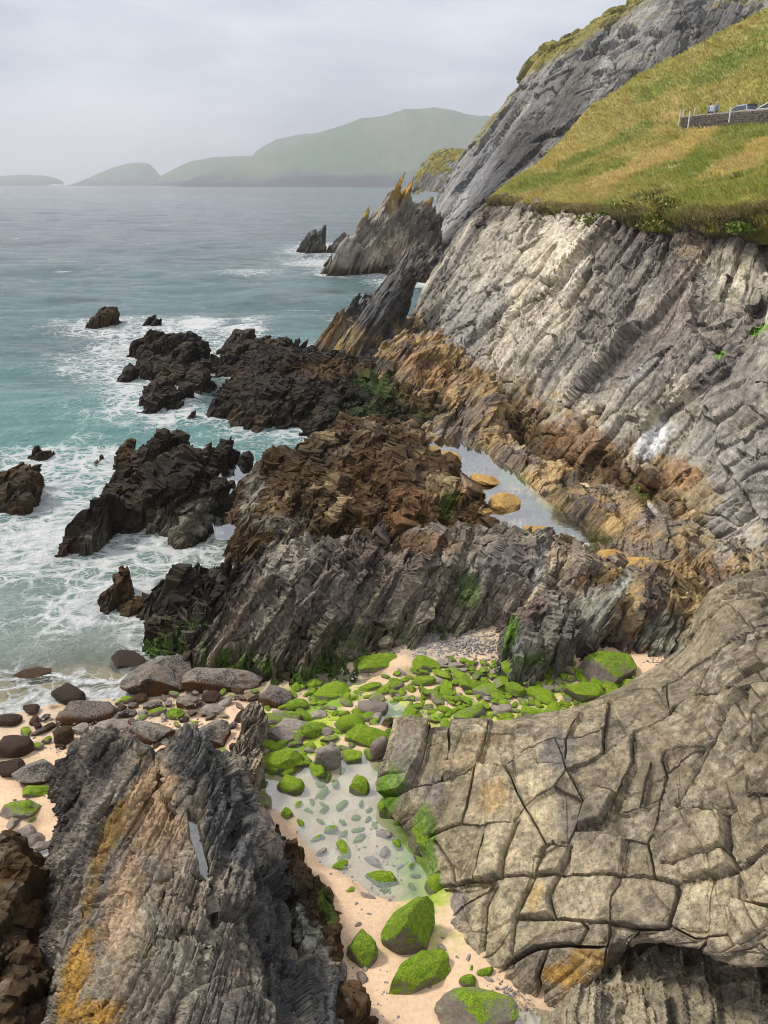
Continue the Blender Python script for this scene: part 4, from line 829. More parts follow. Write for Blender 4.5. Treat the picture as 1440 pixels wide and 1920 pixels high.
# ------------------------------------------------------------------ near right slab of jointed blocks
def build_block_slab():
    R = [
      [(715,1360,.5),(850,1360,.7),(1000,1335,1.0),(1130,1300,1.4),(1270,1215,2.0),(1330,1110,2.9),(1480,1060,3.8)],
      [(738,1348,1.15),(850,1370,1.45),(1000,1352,1.8),(1130,1320,2.3),(1275,1238,3.0),(1338,1128,3.9),(1480,1085,4.9)],
      [(728,1410,1.05),(840,1415,1.4),(990,1400,1.85),(1130,1375,2.4),(1285,1320,3.15),(1365,1230,4.0),(1490,1200,4.9)],
      [(716,1490,.75),(825,1475,1.35),(980,1455,1.9),(1130,1435,2.45),(1290,1405,3.2),(1385,1355,3.9),(1505,1330,4.8)],
      [(795,1600,.6),(880,1590,1.3),(1010,1572,1.85),(1150,1552,2.4),(1290,1532,3.05),(1390,1520,3.6),(1510,1500,4.4)],
      [(830,1730,.6),(910,1690,1.25),(1030,1680,1.75),(1150,1670,2.3),(1270,1670,2.85),(1370,1680,3.2),(1510,1680,4.0)],
      [(875,1790,.6),(950,1820,.95),(1030,1790,1.5),(1120,1775,1.95),(1220,1765,2.35),(1340,1790,2.75),(1510,1820,3.4)],
      [(890,1815,.4),(975,1885,.5),(1020,1880,.75),(1100,1895,.95),(1175,1830,1.45),(1300,1840,1.9),(1510,1920,2.5)],
      [(900,1830,.2),(985,1905,.3),(1030,1920,.3),(1110,1930,.5),(1180,1860,.9),(1290,1870,1.1),(1510,1990,1.5)],
      [(905,1835,.0),(990,1900,.0),(1040,1910,.1),(1120,1900,.1),(1190,1840,.5),(1290,1850,.7),(1520,2000,.6)],
    ]
    K = np.array([[at(*p) for p in r] for r in R])
    back = K[:1].copy(); back[..., 1] += .5; back[..., 2] -= 1.6; K = np.concatenate([back, K], 0)
    K[8:, 4:] += A([.35, .6, 0]); K[9:, 4:] += A([.2, .3, 0])
    nU, nV = 660, 640
    tu = np.concatenate([np.linspace(0, 1, 30)[:-1], np.linspace(1, 10, nU)]); tv = np.linspace(0, 6, nV)
    P = patch(K, tu, tv); n = normals(P); sg = np.sign(n[..., 2].mean()); n = n * sg
    px, py, dep = project(P)
    wv = fbm(P, 1.2, 3, 901); wv2 = fbm(P, 1.2, 3, 902)
    qx, qy = px + 6 * wv, py + 6 * wv2
    J = [[(700,1495),(750,1492),(770,1482),(810,1470),(870,1452),(892,1430),(907,1390),(920,1340)],[(770,1482),(785,1435),(803,1370),(808,1340)],[(828,1462),(838,1410),(845,1350)],[(800,1572),(865,1547),(915,1547),(960,1542),(980,1515),(1000,1497),(1040,1478),(1060,1440),(1040,1385)],
         [(865,1547),(880,1480),(890,1432)],[(815,1664),(865,1652),(930,1645),(990,1640),(1120,1640),(1220,1641),(1265,1650),(1345,1640),(1378,1628),(1420,1600),(1520,1580)],[(885,1648),(900,1590),(913,1547)],[(937,1644),(947,1600),(972,1540)],[(1000,1640),(1020,1590),(1035,1578)],
         [(985,1515),(1010,1560),(1020,1580),(1060,1580),(1078,1555),(1120,1560),(1160,1570),(1215,1581),(1235,1545),(1240,1500),(1250,1460),(1240,1425),(1248,1408)],[(1050,1640),(1070,1583)],[(1165,1640),(1180,1576)],[(1218,1581),(1226,1641)],[(830,1750),(865,1700),(915,1670),(930,1645)],[(912,1790),(912,1700),(930,1660)],
         [(965,1815),(965,1730),(985,1680),(1000,1643)],[(975,1722),(1040,1720),(1140,1725),(1200,1745),(1250,1740),(1265,1680),(1265,1650)],[(1140,1725),(1145,1675),(1165,1641)],[(1140,1725),(1135,1830),(1120,1900)],[(960,1808),(1005,1780),(1070,1770),(1136,1780)],[(1200,1745),(1155,1815),(1130,1850)],
         [(1190,1370),(1187,1430),(1155,1480),(1130,1540),(1078,1555)],[(1145,1525),(1220,1505),(1240,1500)],[(1220,1430),(1200,1508)],[(1246,1455),(1270,1430),(1330,1400),(1342,1378)],[(1238,1525),(1275,1518),(1370,1530),(1400,1500),(1404,1420),(1410,1295)],[(1240,1615),(1270,1612),(1360,1595),(1378,1628)],[(1360,1595),(1366,1530)],
         [(1262,1740),(1300,1760),(1360,1750),(1380,1690),(1378,1628)],[(1325,1755),(1310,1800),(1290,1860)],[(1060,1440),(1110,1420),(1150,1395),(1220,1355),(1295,1310),(1365,1305),(1415,1290),(1520,1270)],[(1245,1292),(1265,1280),(1310,1245),(1355,1210),(1395,1185),(1520,1150)],[(1290,1200),(1320,1165),(1390,1110)],[(1252,1335),(1252,1285)],
         [(1295,1440),(1342,1378),(1370,1340),(1400,1305)],[(1187,1430),(1190,1380)],[(1248,1408),(1320,1400),(1342,1378)],[(1055,1420),(1060,1385),(1085,1335)],[(1130,1408),(1133,1360),(1138,1310)],[(955,1428),(990,1400),(1040,1385),(1090,1380),(1130,1362)],[(892,1430),(950,1432),(985,1515)],[(1300,1310),(1330,1250),(1340,1225)],[(1365,1305),(1372,1250),(1395,1185)],
         [(820,1580),(845,1620),(850,1660)],[(960,1800),(940,1840)],[(1020,1880),(1010,1830),(1030,1775)],[(1085,1770),(1100,1735),(1090,1722)],[(1404,1420),(1460,1410),(1520,1400)],[(1400,1500),(1460,1495),(1520,1490)],[(1378,1690),(1440,1700),(1520,1720)],[(1440,1600),(1450,1700),(1440,1800)],[(1040,1720),(1030,1680),(1050,1641)],
         [(1095,1500),(1120,1470),(1155,1480)],[(1060,1440),(1095,1500),(1078,1555)],[(1040,1478),(1095,1500)],[(1270,1518),(1300,1460),(1330,1400)]]
    ds = np.full(px.shape, 1e9); wd_ = np.full(px.shape, .5)
    for k, ln in enumerate(J):
        for (ax, ay), (bx, by) in zip(ln[:-1], ln[1:]):
            ex, ey = bx - ax, by - ay; t = np.clip(((qx - ax) * ex + (qy - ay) * ey) / (ex * ex + ey * ey), 0, 1)
            dd = np.hypot(qx - ax - ex * t, qy - ay - ey * t); cl = dd < ds
            wd_ = np.where(cl, (k * 37 % 11) / 10, wd_); ds = np.where(cl, dd, ds)
    # number the blocks between the joints on a coarse copy of the surface
    st = 3; cz = ds[::st, ::st]; free = cz > 3.6; lab = np.where(free, np.arange(cz.size).reshape(cz.shape) + 1, 0)
    for _ in range(500):
        o_l = lab.copy()
        for ax in (0, 1):
            for sgn_ in (1, -1):
                r_ = np.roll(lab, sgn_, ax)
                if ax == 0: r_[0 if sgn_ == 1 else -1] = 0
                else: r_[:, 0 if sgn_ == 1 else -1] = 0
                lab = np.where(free, np.maximum(lab, r_), 0)
        if (lab == o_l).all(): break
    u_, c_n = np.unique(lab, return_counts=True); lab = np.where(np.isin(lab, u_[c_n < 30]), 0, lab)
    for _ in range(60):                                         # joints go to the nearest block
        if (lab > 0).all(): break
        for ax in (0, 1):
            for sgn_ in (1, -1): lab = np.where(lab == 0, np.roll(lab, sgn_, ax), lab)
    idx = np.repeat(np.repeat(lab, st, 0), st, 1)[:px.shape[0], :px.shape[1]]
    uq, inv_ = np.unique(idx, return_inverse=True); idx = inv_.reshape(idx.shape)
    cnt = np.bincount(idx.ravel()); cxm = np.bincount(idx.ravel(), px.ravel()) / cnt; cym = np.bincount(idx.ravel(), py.ravel()) / cnt
    em = ds * dep / FPX
    idf = idx.astype(float); z0 = idf * 0
    hh = h01(idf, z0, z0, 31) - .5; ta = h01(idf, z0, z0, 32) - .5; tb = h01(idf, z0, z0, 33) - .5
    soft = ss(.02, .055, em)
    crk = .005 + .022 * wd_ ** 2 + .012 * wv2
    round_ = -.03 * np.exp(-em / .02) - (.07 + .20 * wd_) * ss(crk + .012, crk * .3, em)
    d = soft * (.20 * hh + (np.clip((px - cxm[idx]) / 60, -1.5, 1.5) * ta + np.clip((py - cym[idx]) / 60, -1.5, 1.5) * tb) * .17) + round_
    # secondary cracks inside the blocks
    sc = P @ A([.75, .35, .55]); cr = np.abs(fbm(P * A([1, .45, 1]), .9, 3, 905) + .25 * np.sin(sc * 3))
    d = d - .0 * ss(.04, .0, cr) * (h01(idf, z0, z0, 36) > .35)
    h, tl, ed, _ = strata(P, .30, 1.6, 1.4, 906, .2); d = d + .05 * h + .05 * tl - .035 * ed
    h, tl, ed, _ = strata(P, .075, .5, .4, 911, .3); d = d + .012 * h + .012 * tl - .006 * ed
    rgh = ss(1300, 1420, px + 60 * wv); h, tl, ed, _ = strata(P, .16, .5, .4, 912, .3); d = d + rgh * (.16 * h + .12 * tl - .06 * ed)
    d = d + .06 * fbm(P, 1.0, 3, 907) + .022 * fbm(P, 4.0, 4, 908) + .014 * ridged(P, 9, 3, 909)
    P = P + n * d[..., None]
    C, wet = rock_color(P, 'block', .9, 91)
    C = C * (1 + .22 * (h01(idf, z0, z0, 37) - .5))[..., None]
    sk_ = fbm(P, 5.5, 4, 930, .65); sk2 = fbm(P, 1.3, 3, 931); C = lerp(C, A([.085, .078, .066]), .55 * ss(.10, .34, sk_ + .55 * sk2)); C = lerp(C, A([.40, .365, .29]), .45 * ss(.14, .36, -sk_ + .4 * sk2))
    joint = ss(.022, .004, em); C = lerp(C, A([.09, .08, .065]), joint * .5); C = C * A([.93, .90, .86])     # joints darkened in the colour to stand in for crack shade
    bl = [(930,1490,34,40,20,A([.44,.29,.12]),.6,0),(1060,1830,46,30,10,LICHEN*.8,.7,0),(1110,1800,40,26,10,LICHEN*.8,.55,0),(1005,1680,16,40,20,A([.42,.29,.10]),.55,0),(900,1385,60,14,0,WEED_B*1.5,.55,0),(880,1430,60,22,0,A([.36,.26,.15]),.45,0),(1080,1540,40,40,0,A([.13,.125,.12]),.4,0),(1050,1400,30,50,20,A([.12,.115,.11]),.6,0),
          (735,1480,22,60,12,MOSS*.7,.7,.1),(715,1500,30,40,0,MOSS*.65,.75,.1),(790,1560,34,60,10,MOSS*.65,.7,.1),(812,1640,18,90,-8,MOSS*.65,.7,.1),(765,1430,9,60,14,MOSS*.7,.5,.1),(815,1480,20,40,0,A([.20,.165,.16]),.6,0),(845,1700,26,60,0,A([.19,.165,.17]),.6,0),(850,1760,30,20,0,MOSS*.8,.6,.1),(765,1400,34,60,10,A([.22,.18,.165]),.6,0),
          (1120,1900,90,22,0,A([.05,.045,.035]),.6,.3),(1270,1800,90,40,0,A([.07,.065,.06]),.55,.3),(1330,1830,60,40,0,A([.28,.27,.26]),.3,0)]  # dark blobs: overhang shade painted into the underside
    C, wet = paint(P, C, wet, bl, 91)
    o = empty('rock_slab', (3.5, 10.5, .4)); tag(o, 'huge tilted grey slab split by joints into many blocks', 'rock')
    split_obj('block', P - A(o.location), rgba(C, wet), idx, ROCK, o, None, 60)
build_block_slab()
rock_mass('rock_outcrop', 'smooth shaded grey rock low in the recess under the blocky slab', [(1085,1895),(1130,1825),(1250,1790),(1340,1775),(1460,1770),(1650,1830),(1650,2150),(1130,2150)], 1.55, .2, .022, 1.6, rib=.2, hvar=.2, q=.6, shear=.0, pal='block', seed=92, amp=.5)
# ------------------------------------------------------------------ the sea
def build_sea():
    rows = np.concatenate([np.linspace(1420, 420, 900), 420 - (420 - 346.2) * np.linspace(0, 1, 150)[1:] ** .9])
    dist = np.array([-CAM_H * ray(720, r)[1] / ray(720, r)[2] for r in rows]); dist = dist[dist < 8600]
    dist = np.concatenate([[4, 7], dist, [8700]])
    azs = np.radians(np.linspace(-46, 38, 620))
    D, AZ = np.meshgrid(dist, azs, indexing='ij'); X = D * np.tan(AZ); Y = D
    sp = np.gradient(dist)[:, None] * np.ones_like(X); P0 = xyz(X, Y, 0 * X)
    shore = ss(18, 40, Y); Z = 0 * X
    r = np.random.default_rng(5); wob = 4 * fbm(P0, .04, 3, 201)
    for lam, am, nn in ((60, .35, 4), (30, .22, 4), (17, .16, 3), (8, .09, 4), (4.2, .055, 5), (2.1, .03, 6), (1.0, .014, 6)):
        for q in range(nn):
            th = r.normal(.35, .45); kx, ky = np.sin(th), np.cos(th); l = lam * r.uniform(.8, 1.25)
            ph = 2 * pi / l * (X * kx + Y * ky + wob * lam / 8) + r.uniform(0, 6.28)
            s = (.5 + .5 * np.sin(ph)) ** 1.7 * 2 - .8
            Z += am / nn ** .5 * s * ss(.8, .25, sp / l) * (.6 + .7 * fbm(P0, .5 / l, 2, 210 + q)) * (.25 + .75 * shore)
    # a few steeper swells running in
    for (px, py, ln, hh, wd) in ((480,618,60,.55,1.6),(660,560,90,.5,2.2),(300,590,120,.35,2.0),(230,640,60,.3,1.3),(60,690,110,.28,1.2),(200,760,120,.22,.9),(120,800,110,.18,.7)):
        c = at(px, py, 0); s = mpp(px, py, 0)
        Z += hh * np.exp(-((X - c[0]) / (ln * s)) ** 2 - ((Y - c[1] - .12 * (X - c[0]) + .15 * wob) / wd) ** 2)
    px, py, _ = project(P0)
    n1 = fbm(P0, .12, 4, 220); n2 = fbm(P0, .5, 4, 221); n3 = fbm(P0 * A([.35, 1, 1]), .25, 4, 222)
    far, mid, turq, pale = A([.12, .165, .195]), A([.125, .225, .24]), A([.17, .37, .36]), A([.36, .42, .36])
    c = lerp(np.broadcast_to(far, P0.shape), mid, ss(220, 70, Y * (1 + .25 * n1)))
    c = lerp(c, turq, ss(75, 34, Y * (1 + .3 * n1 + .15 * n2)) * .9)
    dep = -sand_h(np.clip(X, -40, 14), np.clip(Y, 3, 40)); dep = np.where((Y > 3) & (Y < 34), dep, 5)
    c = lerp(c, pale, ss(1.5, .35, dep + .4 * n1 + .2 * n2) * .9)
    c = c * (1 - .35 * ss(.0, .5, -n3) * ss(30, 80, Y))[..., None]
    # surf
    f = 0 * X
    for pg, wdt in FOOT:
        lo, hi = pg.min(0) - 4 * wdt, pg.max(0) + 4 * wdt
        msk = (X > lo[0]) & (X < hi[0]) & (Y > lo[1]) & (Y < hi[1])
        if msk.any():
            dd = np.maximum(-sdist(X[msk], Y[msk], pg) - .5, 0); f[msk] = np.maximum(f[msk], .60 * np.exp(-dd / wdt))
    for (cx, cy, rx, ry, am) in ((80,1000,190,95,.85),(40,930,120,60,.8),(180,1150,200,60,.55),(330,1200,140,50,.8),(120,1270,160,40,.75),(60,1300,120,24,.8),(270,1050,160,40,.6),(150,870,150,60,.55),(180,610,90,20,.8),(300,630,150,26,.6),(372,606,44,14,1.1),(225,655,60,22,.8),(200,690,120,40,.5),
                         (630,492,120,16,.75),(590,468,60,12,.85),(770,532,70,9,1.0),(720,505,90,10,.6),(470,515,80,8,.4),(560,800,120,20,.8),(430,790,120,22,.75),(640,830,110,18,.8),(320,790,120,22,.6),(650,600,40,10,.5),(480,600,40,12,.5),(400,640,60,26,.5),(250,720,70,30,.45),(440,1060,60,60,.5)):
        f = np.maximum(f, .85 * am * np.exp(-((px - cx) / rx) ** 2 - ((py - cy) / ry) ** 2))
    f = np.maximum(f, .85 * ss(.28, .02, dep) * (dep > -.3) * ss(40, 30, Y))
    f = f * (1 + .5 * n2 + .3 * n1)
    still = np.exp(-((px - 405) / 38) ** 2 - ((py - 735) / 48) ** 2); f = f * (1 - .9 * still); Z = Z * (1 - .95 * still)
    c = lerp(c, A([.20, .26, .27]), still * .8)
    wc = ss(.62, .8, fbm(P0 * A([.3, 1, 1]), .35, 3, 230) + .3 * n1) * ss(30, 60, Y); f = np.maximum(f, .5 * wc)
    P = xyz(X, Y, Z)
    me_o = grid_obj('sea', P, rgba(c, np.clip(f, 0, 1)), SEA, smooth=True); tag(me_o, kind='structure')
    op = me_o.data.attributes.new('Depth', 'FLOAT', 'POINT')
    op.data.foreach_set('value', np.clip(ss(.02, .55, dep), 0, 1).astype(np.float32).ravel())
m_, t_, o_ = new_mat('sea_water'); a_ = attr(t_); dp_ = attr(t_, 'Depth'); p_ = pos(t_)
nd = t_.nodes.new('ShaderNodeTexNoise'); nd.inputs['Scale'].default_value = .9; nd.inputs['Detail'].default_value = 4; t_.links.new(p_, nd.inputs['Vector'])
vs = t_.nodes.new('ShaderNodeVectorMath'); vs.operation = 'MULTIPLY_ADD'; t_.links.new(nd.outputs['Color'], vs.inputs[0]); vs.inputs[1].default_value = (1.5, 1.5, 0); t_.links.new(p_, vs.inputs[2])
fl_ = t_.nodes.new('ShaderNodeMapping'); fl_.inputs['Scale'].default_value = (.75, 1.15, .01); t_.links.new(vs.outputs[0], fl_.inputs['Vector'])
def vor(s):
    v = t_.nodes.new('ShaderNodeTexVoronoi'); v.feature = 'DISTANCE_TO_EDGE'; v.inputs['Scale'].default_value = s; t_.links.new(fl_.outputs[0], v.inputs['Vector']); return v.outputs['Distance']
fa_ = a_.outputs['Alpha']
l1 = math_(t_, 'SUBTRACT', 1.0, math_(t_, 'DIVIDE', vor(1.15), math_(t_, 'ADD', math_(t_, 'MULTIPLY', fa_, .30), .004)))
l2 = math_(t_, 'SUBTRACT', 1.0, math_(t_, 'DIVIDE', vor(3.1), math_(t_, 'ADD', math_(t_, 'MULTIPLY', fa_, .22), .004)))
br = noise(t_, p_, .55, 6, .65); br2 = noise(t_, p_, 3.0, 4, .7)
lace = math_(t_, 'MAXIMUM', maprange(t_, l1, 0, .6, 0, 1), math_(t_, 'MULTIPLY', maprange(t_, l2, 0, .6, 0, 1), .75))
lace = math_(t_, 'MULTIPLY', lace, maprange(t_, math_(t_, 'ADD', fa_, math_(t_, 'MULTIPLY', br, .9)), .55, .85, 0, 1))
pt_ = maprange(t_, math_(t_, 'ADD', math_(t_, 'MULTIPLY', fa_, .75), math_(t_, 'ADD', math_(t_, 'MULTIPLY', br, .8), math_(t_, 'MULTIPLY', br2, .35))), 1.02, 1.22, 0, 1)
foam = math_(t_, 'MULTIPLY', math_(t_, 'MAXIMUM', lace, pt_), maprange(t_, br2, .3, .55, .6, 1.0))
wb = noise(t_, p_, .45, 8, .62); wb2 = noise(t_, p_, 2.2, 5, .6)
mpw = t_.nodes.new('ShaderNodeMapping'); mpw.inputs['Scale'].default_value = (.45, 1.3, 1); t_.links.new(p_, mpw.inputs['Vector'])
wb3 = noise(t_, mpw.outputs[0], .30, 9, .66)
hgt = math_(t_, 'ADD', math_(t_, 'MULTIPLY', wb3, 2.2), math_(t_, 'ADD', wb, math_(t_, 'MULTIPLY', wb2, .25)))
col = mix(t_, foam, a_.outputs['Color'], (.80, .82, .82))
b_ = bsdf(t_, o_, col, maprange(t_, foam, 0, 1, .10, .8), .5, hgt, 1.0, 1.1)
trn = t_.nodes.new('ShaderNodeBsdfTransparent'); trn.inputs['Color'].default_value = (.86, .90, .84, 1)
msx = t_.nodes.new('ShaderNodeMixShader'); t_.links.new(math_(t_, 'MAXIMUM', maprange(t_, dp_.outputs['Fac'], 0, 1, .12, 1), foam), msx.inputs[0])
t_.links.new(trn.outputs[0], msx.inputs[1]); t_.links.new(b_.outputs[0], msx.inputs[2]); t_.links.new(msx.outputs[0], o_.inputs['Surface']); SEA = m_
build_sea()

# ------------------------------------------------------------------ boulders and stones
def stone_mat(name, kind):
    m, t, o = new_mat(name); g = t.nodes.new('ShaderNodeNewGeometry'); p = g.outputs['Position']
    sp_ = t.nodes.new('ShaderNodeSeparateXYZ'); t.links.new(g.outputs['Normal'], sp_.inputs[0]); nz = sp_.outputs['Z']
    oi = t.nodes.new('ShaderNodeObjectInfo'); rd = oi.outputs['Random']
    n1, n2, n3 = noise(t, p, 2.5, 5, .6), noise(t, p, 11, 5, .65), noise(t, p, 45, 3, .6)
    base = mix(t, rd, (.20, .155, .13), (.36, .315, .25)); base = mix(t, maprange(t, n1, .3, .7, 0, .8), base, (.19, .165, .15))
    v = math_(t, 'MULTIPLY', maprange(t, n2, .3, .7, .68, 1.3), maprange(t, n3, .3, .7, .8, 1.2))
    rough = .8; wetv = .3
    if kind == 'ochre': base = mix(t, maprange(t, n1, .35, .65, 0, 1), (.46, .29, .085), (.36, .22, .07))
    if kind == 'weed': base = mix(t, maprange(t, n2, .35, .65, 0, 1), mix(t, rd, (.055, .025, .012), (.13, .062, .016)), (.028, .018, .012)); rough = .6
    base = mix(t, 1.0, base, v, 'MULTIPLY')
    bh = math_(t, 'ADD', n2, math_(t, 'MULTIPLY', n3, .5)); bs = .5
    if kind == 'barnacle':
        sk = maprange(t, math_(t, 'ADD', math_(t, 'MULTIPLY', nz, .5), math_(t, 'MULTIPLY', n1, .9)), .68, .86, 1, 0)
        base = mix(t, sk, base, mix(t, n3, (.07, .033, .014), (.17, .075, .02)))
        sp4 = noise(t, p, 26, 4, .6); base = mix(t, maprange(t, math_(t, 'ADD', math_(t, 'MULTIPLY', sp4, .6), math_(t, 'MULTIPLY', n1, .5)), .56, .62, 0, .85), base, (.025, .022, .02))
    if kind in ('moss', 'halfmoss'):
        off = {'moss': .34, 'halfmoss': .66}[kind]
        mk = maprange(t, math_(t, 'ADD', math_(t, 'MULTIPLY', nz, .55), math_(t, 'ADD', math_(t, 'MULTIPLY', n1, .9), math_(t, 'MULTIPLY', n2, .35))), off + .30, off + .48, 0, 1)
        gm = mix(t, maprange(t, n2, .35, .68, 0, 1), mix(t, rd, (.12, .25, .008), (.26, .45, .012)), (.42, .56, .035))
        gm = mix(t, maprange(t, n3, .35, .62, 0, .7), gm, (.045, .085, .008)); gm = mix(t, maprange(t, n1, .62, .72, 0, .5), gm, (.40, .42, .08))
        base = mix(t, mk, base, gm); bs = .9
        fz = noise(t, p, 90, 2, .7); bh = math_(t, 'ADD', bh, math_(t, 'MULTIPLY', fz, .6))
    if kind in ('weed', 'barnacle'): bh = math_(t, 'ADD', bh, math_(t, 'MULTIPLY', noise(t, p, 24, 4, .75, .8), 1.2)); bs = 1.0
    bsdf(t, o, base, rough, wetv, bh, bs, .045); return m
SM = {k: stone_mat('stone_' + k, k) for k in ('moss', 'halfmoss', 'weed', 'barnacle', 'grey', 'ochre')}
def stone_meshes(nvar=13, sub=4):
    out = []
    bm = bmesh.new(); bmesh.ops.create_icosphere(bm, subdivisions=sub, radius=1); me = bpy.data.meshes.new('t'); bm.to_mesh(me); bm.free()
    V = np.zeros(len(me.vertices) * 3); me.vertices.foreach_get('co', V); V = V.reshape(-1, 3)
    F = np.zeros(len(me.polygons) * 3, int); me.polygons.foreach_get('vertices', F); F = F.reshape(-1, 3); bpy.data.meshes.remove(me)
    for s in range(nvar):
        r = np.random.default_rng(300 + s); ang_ = s >= 7; ex = r.uniform(4, 7) if ang_ else r.uniform(2.2, 3.4)
        Q = V / (np.abs(V) ** ex).sum(1, keepdims=True) ** (1 / ex)
        for c in range(20 if ang_ else 9):                                      # planar facets
            nrm = r.normal(0, 1, 3); nrm /= np.linalg.norm(nrm); lim = r.uniform(.70, 1.0) if ang_ else r.uniform(.72, .95)
            dd = Q @ nrm - lim; Q = Q - np.maximum(dd, 0)[:, None] * nrm * (.97 if ang_ else .85)
        Q = Q * (1 + (.10 if ang_ else .18) * fbm(Q + s * 5, 1.1, 3, 310 + s) + .05 * fbm(Q + s, 4.5, 3, 320 + s))[:, None]
        st = np.floor(Q @ A([.25, .2, .9]) * 4.5 + .3 * fbm(Q, 2, 2, 9)); Q = Q * (1 + .05 * (h01(st, st * 0, st * 0, s) - .5))[:, None]
        Q /= np.abs(Q).max(0); out.append((Q, F))
    return out
SV = stone_meshes(); SMESH = {}
def stone_mesh(var, kind):
    key = (var, kind)
    if key not in SMESH:
        Q, F = SV[var]; me = mesh_np('stone_' + kind, Q, F, None, var < 7); me.materials.append(SM[kind]); SMESH[key] = me
    return SMESH[key]
def ground_z(x, y): return float(sand_h(np.array([[x]]), np.array([[y]]))[0, 0])
rs = random.Random(21); PLACED = []
def stone(px, py, w, hgt, kind, label, group=None, name='boulder', rot=None, z=None, dep=None, tilt=.12, sink=.35, var=None):
    """px, py: centre of the stone; w, hgt: its width and apparent height in photo pixels"""
    x, y, zz = at(px, py + .35 * hgt, .4 if z is None else z)
    gz = ground_z(x, y) if z is None else z
    x, y, zz = at(px, py + .30 * hgt, gz); s = mpp(px, py, gz)
    o = bpy.data.objects.new(name, stone_mesh(rs.randrange(len(SV)) if var is None else var, kind)); COL.objects.link(o)
    el = math.atan2(CAM_H - gz, y); hw = w * s / 2; hp = hgt * s / 2
    dd = min(hw * (dep or rs.uniform(.7, 1.0)), .80 * hp / sin(el)); hz = math.sqrt(max(hp * hp - (dd * sin(el)) ** 2, 0)) / cos(el); hz = max(min(hz * 1.15, 1.2 * hw), .3 * hw)
    o.scale = (hw, dd, hz); o.location = (x, y, gz + hz * (1 - 2 * sink) * .9)
    o.rotation_euler = (rs.uniform(-tilt, tilt), rs.uniform(-tilt, tilt), rs.uniform(-.5, .5) if rot is None else rot)
    tag(o, label, 'boulder' if name == 'boulder' else 'stone', group); PLACED.append((px, py, w / 2, hgt / 2)); return o
